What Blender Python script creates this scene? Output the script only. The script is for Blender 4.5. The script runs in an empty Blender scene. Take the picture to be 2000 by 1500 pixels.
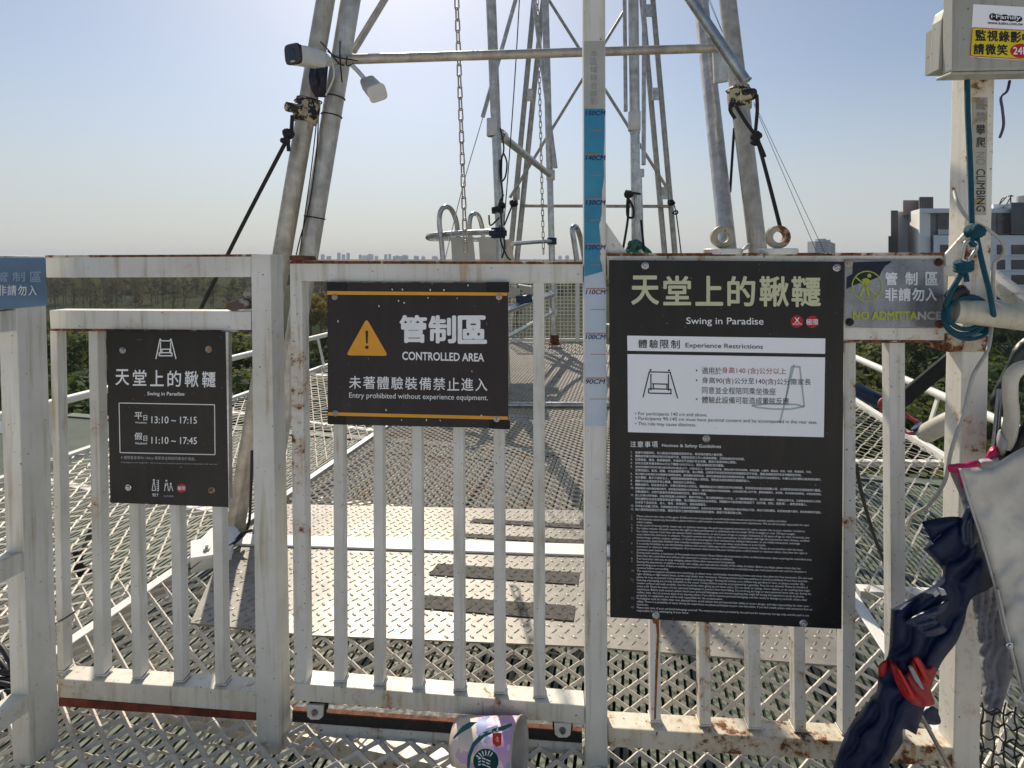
import bpy, bmesh, math, random
from mathutils import Vector, Matrix, noise as mnoise
from mathutils.geometry import delaunay_2d_cdt
R = math.radians
random.seed(7)
scn = bpy.context.scene
COL = scn.collection

# ------------------------------------------------------------------ camera
F, CX, PY0, PITCH, H = 1050.0, 1000.0, 541.0, R(1.95), 1.166      # for a 2000 x 1500 frame
cam = bpy.data.cameras.new('camera'); camo = bpy.data.objects.new('camera', cam); COL.objects.link(camo)
camo.location = (0, 0, H); camo.rotation_euler = (R(90) - PITCH, 0, 0)
cam.sensor_width = 36; cam.lens = 36 * F / 2000; cam.shift_y = -(750 - PY0) / 2000
cam.clip_start = 0.02; cam.clip_end = 20000
scn.camera = camo

# ------------------------------------------------------------------ light
SUN_AZ, SUN_EL = R(-12.5), R(43)
sv = Vector((math.sin(SUN_AZ) * math.cos(SUN_EL), math.cos(SUN_AZ) * math.cos(SUN_EL), math.sin(SUN_EL)))
sl = bpy.data.lights.new('sun', 'SUN'); so = bpy.data.objects.new('sun', sl); COL.objects.link(so)
sl.energy = 4.5; sl.angle = R(0.5); sl.color = (1.0, 0.89, 0.73)
so.rotation_euler = sv.to_track_quat('Z', 'Y').to_euler(); so.location = (-2, 8, 8)
w = bpy.data.worlds.new('World'); scn.world = w; w.use_nodes = True
nt = w.node_tree; nt.nodes.clear()
sky = nt.nodes.new('ShaderNodeTexSky'); sky.sky_type = 'NISHITA'; sky.sun_disc = False
sky.sun_elevation = SUN_EL; sky.sun_rotation = SUN_AZ
sky.air_density = 1.0; sky.dust_density = 1.05; sky.ozone_density = 1.5
bg = nt.nodes.new('ShaderNodeBackground'); bg.inputs[1].default_value = 0.092
wo = nt.nodes.new('ShaderNodeOutputWorld')
hs_ = nt.nodes.new('ShaderNodeHueSaturation'); hs_.inputs['Saturation'].default_value = .86
nt.links.new(sky.outputs[0], hs_.inputs['Color']); gm_ = nt.nodes.new('ShaderNodeGamma'); gm_.inputs[1].default_value = 1.0
nt.links.new(hs_.outputs[0], gm_.inputs[0]); tc_ = nt.nodes.new('ShaderNodeTexCoord'); sx_ = nt.nodes.new('ShaderNodeSeparateXYZ'); nt.links.new(tc_.outputs['Generated'], sx_.inputs[0])
mr_ = nt.nodes.new('ShaderNodeMapRange'); mr_.interpolation_type = 'SMOOTHSTEP'      # pale ground haze low in the sky, all the way round
for i_, v_ in ((1, -.02), (2, .34), (3, .86), (4, 0.0)): mr_.inputs[i_].default_value = v_
nt.links.new(sx_.outputs[2], mr_.inputs[0])
mx_ = nt.nodes.new('ShaderNodeMix'); mx_.data_type = 'RGBA'; mx_.inputs[7].default_value = (5.65, 5.88, 5.95, 1)
nt.links.new(mr_.outputs[0], mx_.inputs[0]); nt.links.new(gm_.outputs[0], mx_.inputs[6]); nt.links.new(mx_.outputs[2], bg.inputs[0]); nt.links.new(bg.outputs[0], wo.inputs[0])
vs = scn.view_settings
scn.display_settings.display_device = 'sRGB'
vs.view_transform = 'Standard'; vs.look = 'None'; vs.exposure = 0.12; vs.gamma = 1.0
scn.cycles.max_bounces = 8; scn.cycles.volume_bounces = 0

# ------------------------------------------------------------------ geometry helpers
sp_, cp_ = math.sin(PITCH), math.cos(PITCH)
def ray(px, py):
    u = (px - CX) / F; v = (PY0 - py) / F
    return Vector((u, cp_ + v * sp_, -sp_ + v * cp_))
def P(px, py, Y):                       # the point seen at a pixel, Y metres away
    d = ray(px, py); return Vector((0, 0, H)) + d * (Y / d.y)
def G(px, py, z=0.0):                   # the point seen at a pixel on a level surface
    d = ray(px, py); return Vector((0, 0, H)) + d * ((z - H) / d.z)
KF, FY0, FX0 = 0.0735, 1.196, 0.188
FN = Vector((KF, 1, 0)).normalized()    # away from the camera, square to the fence
FT = Vector((1, -KF, 0)).normalized()   # along the fence
UP = Vector((0, 0, 1))
def PF(px, py, off=0.0):                # on the fence plane
    d = ray(px, py); t = (FY0 + KF * FX0 + off * math.sqrt(1 + KF * KF)) / (d.y + KF * d.x)
    return Vector((0, 0, H)) + d * t
def plane(p0, n):
    def f(px, py, off=0.0):
        d = ray(px, py); t = ((p0 + n * off) - Vector((0, 0, H))).dot(n) / d.dot(n)
        return Vector((0, 0, H)) + d * t
    return f
WA = math.atan(232 / F)                 # the walkway heads this far to the right
WD = Vector((math.sin(WA), math.cos(WA), 0)); WR = Vector((math.cos(WA), -math.sin(WA), 0))
def W(l, a, z=0.0): return WD * a + WR * l + UP * z

class MB:
    def __init__(s): s.v = []; s.f = []; s.m = []; s.sm = []; s.mi = 0; s.smooth = False
    def add(s, vs, fs, smooth=None):
        b = len(s.v); s.v += [Vector(x) for x in vs]
        for f in fs:
            s.f.append(tuple(i + b for i in f)); s.m.append(s.mi); s.sm.append(s.smooth if smooth is None else smooth)
        return s
    def prism(s, poly, ext):            # polygon pushed along a vector
        n = len(poly); a = [Vector(p) for p in poly]; b = [p + ext for p in a]
        nrm = sum(((a[i] - a[0]).cross(a[(i + 1) % n] - a[0]) for i in range(1, n - 1)), Vector())
        if nrm.dot(ext) > 0: a.reverse(); b.reverse()
        return s.add(a + b, [tuple(range(n)), tuple(range(2 * n - 1, n - 1, -1))] +
                     [(i, i + n, (i + 1) % n + n, (i + 1) % n) for i in range(n)])
    def bar(s, pts, off=0.0, depth=0.04, proj=PF, n=None):   # front outline in pixels
        return s.prism([proj(x, y, off) for x, y in pts], (n or FN) * depth)
    def box(s, c, sx, sy, sz, ax=None):
        X, Y, Z = ax or (Vector((1, 0, 0)), Vector((0, 1, 0)), UP)
        c = Vector(c); p = [c + X * (i * sx / 2) + Y * (j * sy / 2) - Z * (sz / 2) for i, j in ((-1, -1), (1, -1), (1, 1), (-1, 1))]
        return s.prism(p, Z * sz)
    def beam(s, a, b, wd, ht, up=UP):   # rectangular bar between two points
        a, b = Vector(a), Vector(b); d = (b - a).normalized()
        x = d.cross(up).normalized(); y = x.cross(d)
        return s.prism([a + x * (i * wd / 2) + y * (j * ht / 2) for i, j in ((-1, -1), (1, -1), (1, 1), (-1, 1))], b - a)
    def tube(s, pts, r, n=12, closed=False, caps=True):
        pts = [Vector(p) for p in pts]; m = len(pts)
        rr = r if isinstance(r, (list, tuple)) else [r] * m
        tang = []
        for i in range(m):
            if closed: t = pts[(i + 1) % m] - pts[i - 1]
            else: t = pts[min(i + 1, m - 1)] - pts[max(i - 1, 0)]
            tang.append(t.normalized() if t.length > 1e-9 else UP)
        x = tang[0].orthogonal().normalized(); vs = []
        for i in range(m):
            x = (x - tang[i] * x.dot(tang[i]))
            x = x.normalized() if x.length > 1e-6 else tang[i].orthogonal().normalized()
            y = tang[i].cross(x)
            for k in range(n):
                a = 2 * math.pi * k / n; vs.append(pts[i] + (x * math.cos(a) + y * math.sin(a)) * rr[i])
        fs = []
        for i in range(m if closed else m - 1):
            j = (i + 1) % m
            for k in range(n):
                k2 = (k + 1) % n; fs.append((i * n + k, i * n + k2, j * n + k2, j * n + k))
        s.add(vs, fs, True)
        if caps and not closed:
            s.add(vs[:n], [tuple(range(n - 1, -1, -1))], False); s.add(vs[-n:], [tuple(range(n))], False)
        return s
    def lathe(s, c, axis, prof, n=20, close=False):   # profile [(r, h)]
        c = Vector(c); axis = Vector(axis).normalized(); x = axis.orthogonal().normalized(); y = axis.cross(x)
        vs = []
        for r, h in prof:
            for k in range(n):
                a = 2 * math.pi * k / n; vs.append(c + axis * h + (x * math.cos(a) + y * math.sin(a)) * r)
        m = len(prof); fs = []
        for i in range(m if close else m - 1):
            j = (i + 1) % m
            for k in range(n):
                k2 = (k + 1) % n; fs.append((i * n + k, i * n + k2, j * n + k2, j * n + k))
        return s.add(vs, fs)
def spline(pts, k=6, closed=False):
    pts = [Vector(p) for p in pts]; m = len(pts); out = []
    for i in range(m if closed else m - 1):
        g = (lambda j: pts[j % m]) if closed else (lambda j: pts[max(0, min(m - 1, j))])
        a, b, c, d = g(i - 1), g(i), g(i + 1), g(i + 2)
        for q in range(k):
            t = q / k
            out.append(0.5 * ((2 * b) + (c - a) * t + (2 * a - 5 * b + 4 * c - d) * t * t + (3 * b - a - 3 * c + d) * t ** 3))
    if not closed: out.append(pts[-1])
    return out
def at(pts): return [P(*p) for p in pts]

def tag(o, label=None, cat=None, group=None, kind=None):
    if label: o['label'] = label
    if cat: o['category'] = cat
    if group: o['group'] = group
    if kind: o['kind'] = kind
    return o
def build(name, mb, mats, parent=None, bevel=0.0, seg=2):
    me = bpy.data.meshes.new(name)
    mats = mats if isinstance(mats, (list, tuple)) else [mats]
    if parent is not None: org = parent['_o']; org = Vector(org)
    else:
        xs = [v.x for v in mb.v]; ys = [v.y for v in mb.v]; zs = [v.z for v in mb.v]
        org = Vector(((min(xs) + max(xs)) / 2, (min(ys) + max(ys)) / 2, min(zs)))
    me.from_pydata([tuple(v - org) for v in mb.v], [], mb.f)
    me.polygons.foreach_set('material_index', mb.m); me.polygons.foreach_set('use_smooth', mb.sm)
    for m in mats: me.materials.append(m)
    if bevel:
        bm = bmesh.new(); bm.from_mesh(me)
        bmesh.ops.remove_doubles(bm, verts=bm.verts, dist=1e-6)
        bmesh.ops.bevel(bm, geom=[e for e in bm.edges if len(e.link_faces) == 2 and e.calc_face_angle(0) > 0.6],
                        offset=bevel, segments=seg, profile=0.5, affect='EDGES', clamp_overlap=True)
        bm.to_mesh(me); bm.free()
    me.update()
    o = bpy.data.objects.new(name, me); COL.objects.link(o)
    o['_o'] = tuple(org)
    if parent is not None: o.parent = parent
    else: o.location = org
    ALL.append(o)
    return o
ALL = []
def thing(name, label, cat, loc, group=None):
    o = bpy.data.objects.new(name, None); COL.objects.link(o); o.location = loc; o.empty_display_size = 0.1
    o['_o'] = tuple(loc); ALL.append(o)
    return tag(o, label, cat, group)
# a part whose own origin is its parent's: sub-parts keep the same numbers, so every child sits at its parent's origin

# ------------------------------------------------------------------ materials
def mat(name):
    m = bpy.data.materials.new(name); m.use_nodes = True
    return m, m.node_tree, m.node_tree.nodes['Principled BSDF']
def N(t, kind, **kw):
    n = t.nodes.new('ShaderNode' + kind)
    for k, v in kw.items():
        if hasattr(n, k): setattr(n, k, v)
        else: n.inputs[k.replace('_', ' ')].default_value = v
    return n
def pos(t, scale=(1, 1, 1)):
    g = N(t, 'NewGeometry'); mp = N(t, 'Mapping'); mp.inputs['Scale'].default_value = scale
    t.links.new(g.outputs['Position'], mp.inputs['Vector']); return mp.outputs[0]
def noi(t, v, scale, detail=4, rough=0.55):
    n = N(t, 'TexNoise'); n.inputs['Scale'].default_value = scale; n.inputs['Detail'].default_value = detail
    n.inputs['Roughness'].default_value = rough
    if v is not None: t.links.new(v, n.inputs['Vector'])
    return n.outputs['Fac']
def ramp(t, x, a, b, lo=0.0, hi=1.0):
    n = N(t, 'MapRange'); n.inputs[1].default_value = a; n.inputs[2].default_value = b
    n.inputs[3].default_value = lo; n.inputs[4].default_value = hi; n.clamp = True
    t.links.new(x, n.inputs[0]); return n.outputs[0]
def mixc(t, fac, a, b):
    n = N(t, 'Mix', data_type='RGBA')
    if isinstance(fac, (int, float)): n.inputs[0].default_value = fac
    else: t.links.new(fac, n.inputs[0])
    for i, c in ((6, a), (7, b)):
        if isinstance(c, tuple): n.inputs[i].default_value = (*c[:3], 1)
        else: t.links.new(c, n.inputs[i])
    return n.outputs[2]
def mth(t, op, a, b):
    n = N(t, 'Math', operation=op)
    for i, c in enumerate((a, b)):
        if isinstance(c, (int, float)): n.inputs[i].default_value = c
        else: t.links.new(c, n.inputs[i])
    return n.outputs[0]
def bump(t, b, h, strength, dist=0.01):
    n = N(t, 'Bump'); n.inputs['Strength'].default_value = strength; n.inputs['Distance'].default_value = dist
    t.links.new(h, n.inputs['Height']); t.links.new(n.outputs[0], b.inputs['Normal'])
def simple(name, col, rough=0.5, metal=0.0, var=0.15, scale=12, bmp=0.1, spec=0.5):
    m, t, b = mat(name); v = pos(t); x = noi(t, v, scale)
    lo = tuple(c * (1 - var) for c in col); hi = tuple(min(1, c * (1 + var)) for c in col)
    t.links.new(mixc(t, ramp(t, x, .3, .7), lo, hi), b.inputs['Base Color'])
    b.inputs['Metallic'].default_value = metal; b.inputs['Specular IOR Level'].default_value = spec
    t.links.new(ramp(t, noi(t, v, scale * 2.3), .3, .7, rough * .8, min(1, rough * 1.2)), b.inputs['Roughness'])
    if bmp: bump(t, b, noi(t, v, scale * 6), bmp, 0.004)
    return m
def paint(name, base=(.74, .73, .68), rust=0.10, spots=0.5, dirt=0.5, streak=0.3):
    m, t, b = mat(name); v = pos(t)
    big = noi(t, v, 5, 5, .6); mid = noi(t, v, 26, 6, .7); fine = noi(t, v, 95, 3, .6)
    st = noi(t, pos(t, (55, 55, 3.2)), 1.0, 4, .6)
    dirtc = tuple(c * .62 for c in base); dirtc = (dirtc[0], dirtc[1] * .97, dirtc[2] * .86)
    c = mixc(t, ramp(t, big, .38, .72, 0, dirt * .55), base, dirtc)
    c = mixc(t, ramp(t, st, .52, .75, 0, dirt * .75), c, (dirtc[0] * .85, dirtc[1] * .8, dirtc[2] * .65))
    c = mixc(t, ramp(t, mth(t, 'MULTIPLY', st, mth(t, 'ADD', big, .15)), .43, .52, 0, streak), c, (.42, .20, .06))
    edge = mth(t, 'ADD', mth(t, 'MULTIPLY', mid, .62), mth(t, 'MULTIPLY', big, .38))
    rm = ramp(t, edge, .70 - rust, .745 - rust)
    rc = mixc(t, ramp(t, fine, .35, .65), (.045, .018, .010), (.25, .085, .025))
    halo = ramp(t, edge, .64 - rust, .71 - rust, 0, .45)
    c = mixc(t, halo, c, (.50, .29, .12)); c = mixc(t, rm, c, rc)
    sp = ramp(t, noi(t, v, 120, 2, .5), .735 - .05 * spots, .755 - .05 * spots)
    c = mixc(t, mth(t, 'MULTIPLY', sp, .85), c, (.06, .045, .035))
    t.links.new(c, b.inputs['Base Color'])
    t.links.new(mth(t, 'ADD', ramp(t, big, .3, .7, .38, .55), mth(t, 'MULTIPLY', rm, .35)), b.inputs['Roughness'])
    bump(t, b, mth(t, 'SUBTRACT', mth(t, 'MULTIPLY', fine, .35), rm), .35, .0016)
    return m
def galv(name, base=(.40, .39, .36), rust=0.0, metal=.75, rough=.42):
    m, t, b = mat(name); v = pos(t)
    a = noi(t, v, 14, 5, .6); s = noi(t, pos(t, (40, 40, 5)), 1.2, 4, .6); f = noi(t, v, 110, 3)
    c = mixc(t, ramp(t, a, .3, .7), tuple(x * .58 for x in base), tuple(min(1, x * 1.15) for x in base))
    c = mixc(t, ramp(t, s, .5, .72, 0, .6), c, (base[0] * .62, base[1] * .52, base[2] * .42))
    rm = ramp(t, mth(t, 'ADD', mth(t, 'MULTIPLY', a, .6), mth(t, 'MULTIPLY', s, .4)), .66 - rust, .73 - rust)
    c = mixc(t, rm, c, (.16, .07, .03))
    t.links.new(c, b.inputs['Base Color'])
    t.links.new(mth(t, 'MULTIPLY', mth(t, 'SUBTRACT', 1.0, mth(t, 'MULTIPLY', rm, .9)), metal), b.inputs['Metallic'])
    t.links.new(ramp(t, f, .3, .7, rough * .8, rough * 1.25), b.inputs['Roughness'])
    bump(t, b, f, .12, .002); return m

M = {}
M['white'] = paint('white_paint', rust=.06, spots=.2, dirt=1.0, streak=.36)
M['white_rusty'] = paint('white_paint_rusty', rust=.10, spots=.9, dirt=.8, streak=.7)
M['white_worn'] = paint('white_paint_worn', (.80, .77, .69), rust=.115, spots=.5, dirt=.6, streak=.5)
M['white_mesh'] = paint('mesh_paint', (.70, .65, .56), rust=.085, spots=.4, dirt=.5, streak=.25)
M['white_clean'] = paint('white_paint_clean', (.76, .76, .72), rust=.02, spots=.1, dirt=.25, streak=.08)
M['cream'] = paint('cream_paint', (.58, .55, .44), rust=.06, spots=.4, dirt=.8, streak=.4)
M['rust'] = simple('rust', (.13, .045, .02), .85, 0, .5, 40, .5)
M['red_oxide'] = simple('red_oxide', (.17, .035, .02), .8, 0, .45, 30, .4)
M['galv'] = galv('galvanised_pipe', (.62, .61, .58), -.02, .5)
M['galv_warm'] = galv('galvanised_warm', (.58, .53, .45), .03, .45)
M['galv_far'] = galv('galvanised_far', (.50, .47, .40), .0, .45)
M['galv_bright'] = galv('galvanised_bright', (.56, .57, .57), -.05, .85, .3)
M['steel'] = galv('steel', (.45, .45, .45), .0, .9, .35)
M['chrome'] = simple('chrome', (.62, .63, .65), .18, 1, .05, 20, 0)
M['dark'] = simple('dark_rubber', (.018, .018, .02), .6, 0, .3, 30, .2)
M['rope_dark'] = simple('dark_rope', (.035, .034, .036), .9, 0, .35, 260, .8)
M['rope_blue'] = simple('teal_rope', (.006, .105, .165), .75, 0, .3, 300, .9)
M['cable'] = simple('grey_cable', (.42, .41, .38), .5, 0, .15, 40, .1)
M['cable_purple'] = simple('purple_cable', (.075, .06, .16), .5, 0, .2, 40, .1)
M['black'] = simple('black_cable', (.012, .012, .014), .5, 0, .2, 40, .1)
M['plastic_white'] = simple('white_plastic', (.68, .68, .66), .38, 0, .06, 20, .05)
M['plastic_grey'] = simple('grey_plastic', (.42, .42, .38), .42, 0, .1, 14, .05)
M['blue_clamp'] = simple('navy_clamp', (.012, .035, .075), .4, .2, .3, 30, .2)
M['seat'] = simple('cream_seat', (.56, .53, .46), .35, 0, .08, 6, .05)
def board(name, col, rough, dirt=.35):
    m, t, b = mat(name); v = pos(t)
    s = noi(t, pos(t, (28, 28, 5)), 1.0, 5, .6); bgn = noi(t, v, 5, 4)
    c = mixc(t, ramp(t, s, .5, .8, 0, dirt), col, (col[0] * 1.8 + .03, col[1] * 1.75 + .025, col[2] * 1.6 + .02))
    sp = ramp(t, noi(t, v, 150, 2, .5), .745, .76)
    c = mixc(t, mth(t, 'MULTIPLY', sp, .6), c, (.35, .34, .32))
    b.inputs['Specular IOR Level'].default_value = .3; t.links.new(c, b.inputs['Base Color']); t.links.new(ramp(t, bgn, .3, .7, rough * .8, rough * 1.25), b.inputs['Roughness'])
    bump(t, b, noi(t, v, 9, 2), .05, .01)
    return m
M['board_char'] = board('charcoal_board', (.015, .015, .015), .32, .28)
M['board_brown'] = board('brown_board', (.024, .018, .021), .36, .3)
M['board_black'] = board('black_tape', (.006, .006, .007), .42, .1)
M['board_steel'] = galv('mirror_sign', (.31, .33, .37), -.08, .4, .30)
M['board_navy'] = board('navy_film', (.010, .016, .034), .25, .1)
M['board_blue'] = simple('blue_reflecting_plate', (.17, .27, .42), .22, .55, .15, 6, .03)
M['panel_white'] = board('printed_white', (.91, .92, .95), .4, .03)
def ink(name, col, rough=.5, spec=.3): return simple(name, col, rough, 0, .05, 30, 0, spec)
M['ink_white'] = ink('ink_white', (.86, .87, .88)); M['ink_grey'] = ink('ink_grey', (.46, .46, .48))
M['ink_cream'] = ink('ink_cream', (.60, .60, .40)); M['ink_black'] = ink('ink_black', (.022, .022, .025))
M['ink_red'] = ink('ink_red', (.52, .018, .035)); M['ink_redtext'] = ink('ink_red_text', (.36, .03, .05))
M['ink_amber'] = ink('ink_amber', (.78, .36, .035)); M['ink_lime'] = ink('ink_lime', (.42, .47, .07))
M['ink_yellow'] = ink('ink_yellow', (.72, .58, .02)); M['ink_navy'] = ink('ink_navy', (.014, .024, .13))
M['ink_orange'] = ink('ink_orange', (.50, .18, .07)); M['ink_mint'] = ink('ink_mint', (.42, .49, .50))
M['ink_faded'] = ink('ink_faded', (.27, .27, .26)); M['ink_pale'] = ink('ink_pale_blue', (.38, .47, .60))

# ------------------------------------------------------------------ writing
JOBS = []
def text(parent, name, m, body, q, off, bold=0.0, proj=PF, shear=0.0):
    """q: four pixel corners TL, TR, BR, BL the writing fills; or ('run', (x, y), size, slope) for running text."""
    JOBS.append((parent, name, m, body, q, off, bold, proj, shear))
def run_text_jobs():
    objs = []
    for j in JOBS:
        c = bpy.data.curves.new('lettering', 'FONT'); c.body = j[3]; c.size = 1.0; c.shear = j[8]
        c.resolution_u = 2 if (j[4][0] == 'run' and j[4][2] < 7) else 4
        o = bpy.data.objects.new('lettering', c); COL.objects.link(o); objs.append(o)
    dg = bpy.context.evaluated_depsgraph_get(); groups = {}; meta = {}
    for j, o in zip(JOBS, objs):
        me = bpy.data.meshes.new_from_object(o.evaluated_get(dg))
        vs = [v.co.copy() for v in me.vertices]; fs = [tuple(p.vertices) for p in me.polygons]
        bpy.data.meshes.remove(me)
        if not vs: continue
        parent, name, m, body, q, off, bold, proj, shear = j
        if q[0] == 'run':
            (ox, oy), s, sl = q[1], q[2], q[3]
            pts = [proj(ox + v.x * s, oy + v.x * s * sl - v.y * s, off) for v in vs]
        else:
            x0 = min(v.x for v in vs); x1 = max(v.x for v in vs); y0 = min(v.y for v in vs); y1 = max(v.y for v in vs)
            tl, tr, br, bl = [Vector(c) for c in q]; pts = []
            for v in vs:
                u = (v.x - x0) / max(x1 - x0, 1e-6); k = (y1 - v.y) / max(y1 - y0, 1e-6)
                p = tl * (1 - u) * (1 - k) + tr * u * (1 - k) + br * u * k + bl * (1 - u) * k
                pts.append(proj(p.x, p.y, off))
        key = (parent.name, name, m.name, len(body) > 34 if q[0] == 'run' else (round(q[0][1] / 9), len(body) == 1))
        if key not in groups: groups[key] = MB(); meta[key] = (parent, name, m)
        if bold <= 0: groups[key].add(pts, fs); continue
        if q[0] == 'run': e1 = (proj(q[1][0] + q[2], q[1][1], off) - proj(q[1][0], q[1][1], off)) * bold; e2 = e1.length * UP
        else:
            sx = (q[1][0] - q[0][0]) / max(x1 - x0, 1e-6); sy = (q[3][1] - q[0][1]) / max(y1 - y0, 1e-6); o0 = proj(q[0][0], q[0][1], off)
            e1 = (proj(q[0][0] + max(abs(sx), .5), q[0][1], off) - o0) * bold; e2 = (proj(q[0][0], q[0][1] - max(abs(sy), .5), off) - o0) * bold
        n0 = FN if proj is PF else (proj(1000, 700, -1) - proj(1000, 700, 0)).normalized() * -1
        for w_, (cx_, cy_) in enumerate(((0, 0), (1, 0), (-1, 0), (0, 1), (0, -1), (.7, .7), (-.7, .7), (.7, -.7), (-.7, -.7))):
            d_ = e1 * cx_ + e2 * cy_ - n0 * (.00003 * w_); groups[key].add([p + d_ for p in pts], fs)
    for o in objs:
        c = o.data; bpy.data.objects.remove(o); bpy.data.curves.remove(c)
    for k, mb in groups.items():
        p, name, m = meta[k]; build(name, mb, m, p)
def rect(x0, y0, x1, y1, sl=0.0):       # pixel rectangle whose top and bottom slope down to the right by sl
    return [(x0, y0), (x1, y0 + (x1 - x0) * sl), (x1, y1 + (x1 - x0) * sl), (x0, y1)]
def flat(mb, pts, off, proj=PF):
    ps = [proj(x, y, off) for x, y in pts]; mb.add(ps, [tuple(range(len(ps)))]); return mb
def stroke(mb, a, b, wpx, off, proj=PF):
    a, b = Vector(a), Vector(b); d = (b - a).normalized(); n = Vector((-d.y, d.x)) * (wpx / 2)
    return flat(mb, [a + n, b + n, b - n, a - n], off, proj)
def disc(mb, cx, cy, r, off, proj=PF, n=28, ry=None, rin=0.0):
    ry = ry or r
    if rin:
        o_ = [proj(cx + r * math.cos(2 * math.pi * k / n), cy + ry * math.sin(2 * math.pi * k / n), off) for k in range(n)]
        i_ = [proj(cx + rin * math.cos(2 * math.pi * k / n), cy + rin * ry / r * math.sin(2 * math.pi * k / n), off) for k in range(n)]
        return mb.add(o_ + i_, [(k, (k + 1) % n, n + (k + 1) % n, n + k) for k in range(n)])
    return flat(mb, [(cx + r * math.cos(2 * math.pi * k / n), cy + ry * math.sin(2 * math.pi * k / n)) for k in range(n)], off, proj)
def bolt(parent, px, py, off, r=.006, m=None, washer=True, proj=PF, n=None, name='bolt'):
    n = n or FN; c = proj(px, py, off); mb = MB(); mb.smooth = True
    if washer: mb.lathe(c, -n, [(r * 1.55, 0), (r * 1.55, .0016), (r * 1.0, .0018)], 20)
    mb.lathe(c, -n, [(r, .0012), (r, .0035), (r * .8, .0050), (r * .45, .0056), (r * .40, .0036), (0.0002, .0034)], 16)
    return build(name, mb, m or M['steel'], parent)

# ================================================================== large structure: ground, roof, floor
def ground_mat():
    m, t, b = mat('far_ground'); v = pos(t)
    a = noi(t, v, .011, 6, .6); c = noi(t, v, .09, 5, .6)
    x = mixc(t, ramp(t, a, .35, .65), (.030, .042, .024), (.07, .065, .042))
    x = mixc(t, ramp(t, c, .45, .7, 0, .7), x, (.05, .065, .03))
    t.links.new(x, b.inputs['Base Color']); b.inputs['Roughness'].default_value = .95; b.inputs['Specular IOR Level'].default_value = 0; return m
ZG = -17.0
g = MB(); g.add([(-9000, -300, ZG), (9000, -300, ZG), (9000, 14000, ZG), (-9000, 14000, ZG)], [(0, 1, 2, 3)])
tag(build('ground', g, ground_mat()), kind='structure')

def roof_mat():
    m, t, b = mat('green_roof'); v = pos(t); a = noi(t, v, 2.2, 5, .6); f = noi(t, v, 60, 3)
    x = mixc(t, ramp(t, a, .3, .7), (.085, .115, .082), (.16, .19, .14))
    x = mixc(t, ramp(t, f, .55, .75, 0, .4), x, (.07, .07, .05))
    t.links.new(x, b.inputs['Base Color']); b.inputs['Roughness'].default_value = .6; return m
M['roof'] = roof_mat()
# ribbed metal roof of the building, real ribs running the way of the walkway
ZR = -0.85
rf = MB()
l = -7.0
while l < 3.9:
    rf.prism([W(l, -2.0, ZR), W(l + .022, -2.0, ZR), W(l + .022, -2.0, ZR + .012), W(l, -2.0, ZR + .012)], WD * 7.35); l += .036
roof_t = thing('metal_roof', 'ribbed green metal roof of the building below the white mesh nets', 'roof', W(-1.5, 2, ZR))
build('roof_sheet', rf, M['roof'], roof_t)
e = MB(); e.box(W(-1.5, 1.7, ZR - .03), 10.8, 7.3, .02, (WR, WD, UP)); build('groove_shade', e, simple('groove_dark', (.03, .036, .03), .9), roof_t)  # dark sheet that puts shade into the gaps between the ribs
e = MB(); e.box(W(-1.5, 5.42, ZR - .1), 11.0, .12, .26, (WR, WD, UP)); build('gutter', e, M['roof'], roof_t)
e = MB(); e.box(W(-1.5, 1.7, ZR - 8.2), 10.8, 7.2, 16.0, (WR, WD, UP))
build('wall', e, simple('building_wall', (.10, .10, .09), .8), roof_t)  # plain dark wall of the building under the roof

def expanded(mb, origin, ux, uy, lx, ly, lwd, swd, wd, ht, tilt=.9, inside=None, jit=0.0):
    """expanded metal: rows of bent strands. ux runs along the long diagonal of the openings."""
    up = ux.cross(uy).normalized(); nx = int(lx / (lwd / 2)) + 1; ny = int(ly / (swd / 2)) + 1
    knuck = .16
    for j in range(-1, ny + 1):
        run = []
        def flush(run):
            if len(run) < 2: return
            vs = []
            for q, p in enumerate(run):
                a = run[max(q - 1, 0)]; c = run[min(q + 1, len(run) - 1)]
                d = (c - a).normalized(); s = up.cross(d).normalized()
                e1 = (s * math.cos(tilt) + up * math.sin(tilt)) * (wd / 2); e2 = (up * math.cos(tilt) - s * math.sin(tilt)) * (ht / 2)
                vs += [p - e1 - e2, p + e1 - e2, p + e1 + e2, p - e1 + e2]
            m = len(run); fs = []
            for q in range(m - 1):
                for k in range(4): fs.append((q * 4 + k, q * 4 + (k + 1) % 4, q * 4 + 4 + (k + 1) % 4, q * 4 + 4 + k))
            mb.add(vs, fs)
        for i in range(nx + 1):
            top = (i + j) % 2 == 0
            y = j * swd / 2 + (swd / 4 - wd * .25) * (1 if top else -1)
            y = j * swd / 2 * 1.0 + (swd / 4) * (1 if top else -1) - (wd * .35 if top else -wd * .35)
            for kx in (-knuck, knuck):
                x = (i + kx * .5) * lwd / 2
                if 0 <= y <= ly and 0 <= x <= lx:
                    p = origin + ux * x + uy * y + up * (ht * .35 if top else -ht * .35)
                    if inside is None or inside(p):
                        if jit: p = p + up * (random.random() - .5) * jit
                        run.append(p); continue
                flush(run); run = []
        flush(run)
# NB: consecutive rows are half a pitch apart, so the strands of two rows meet at every other bend

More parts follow.
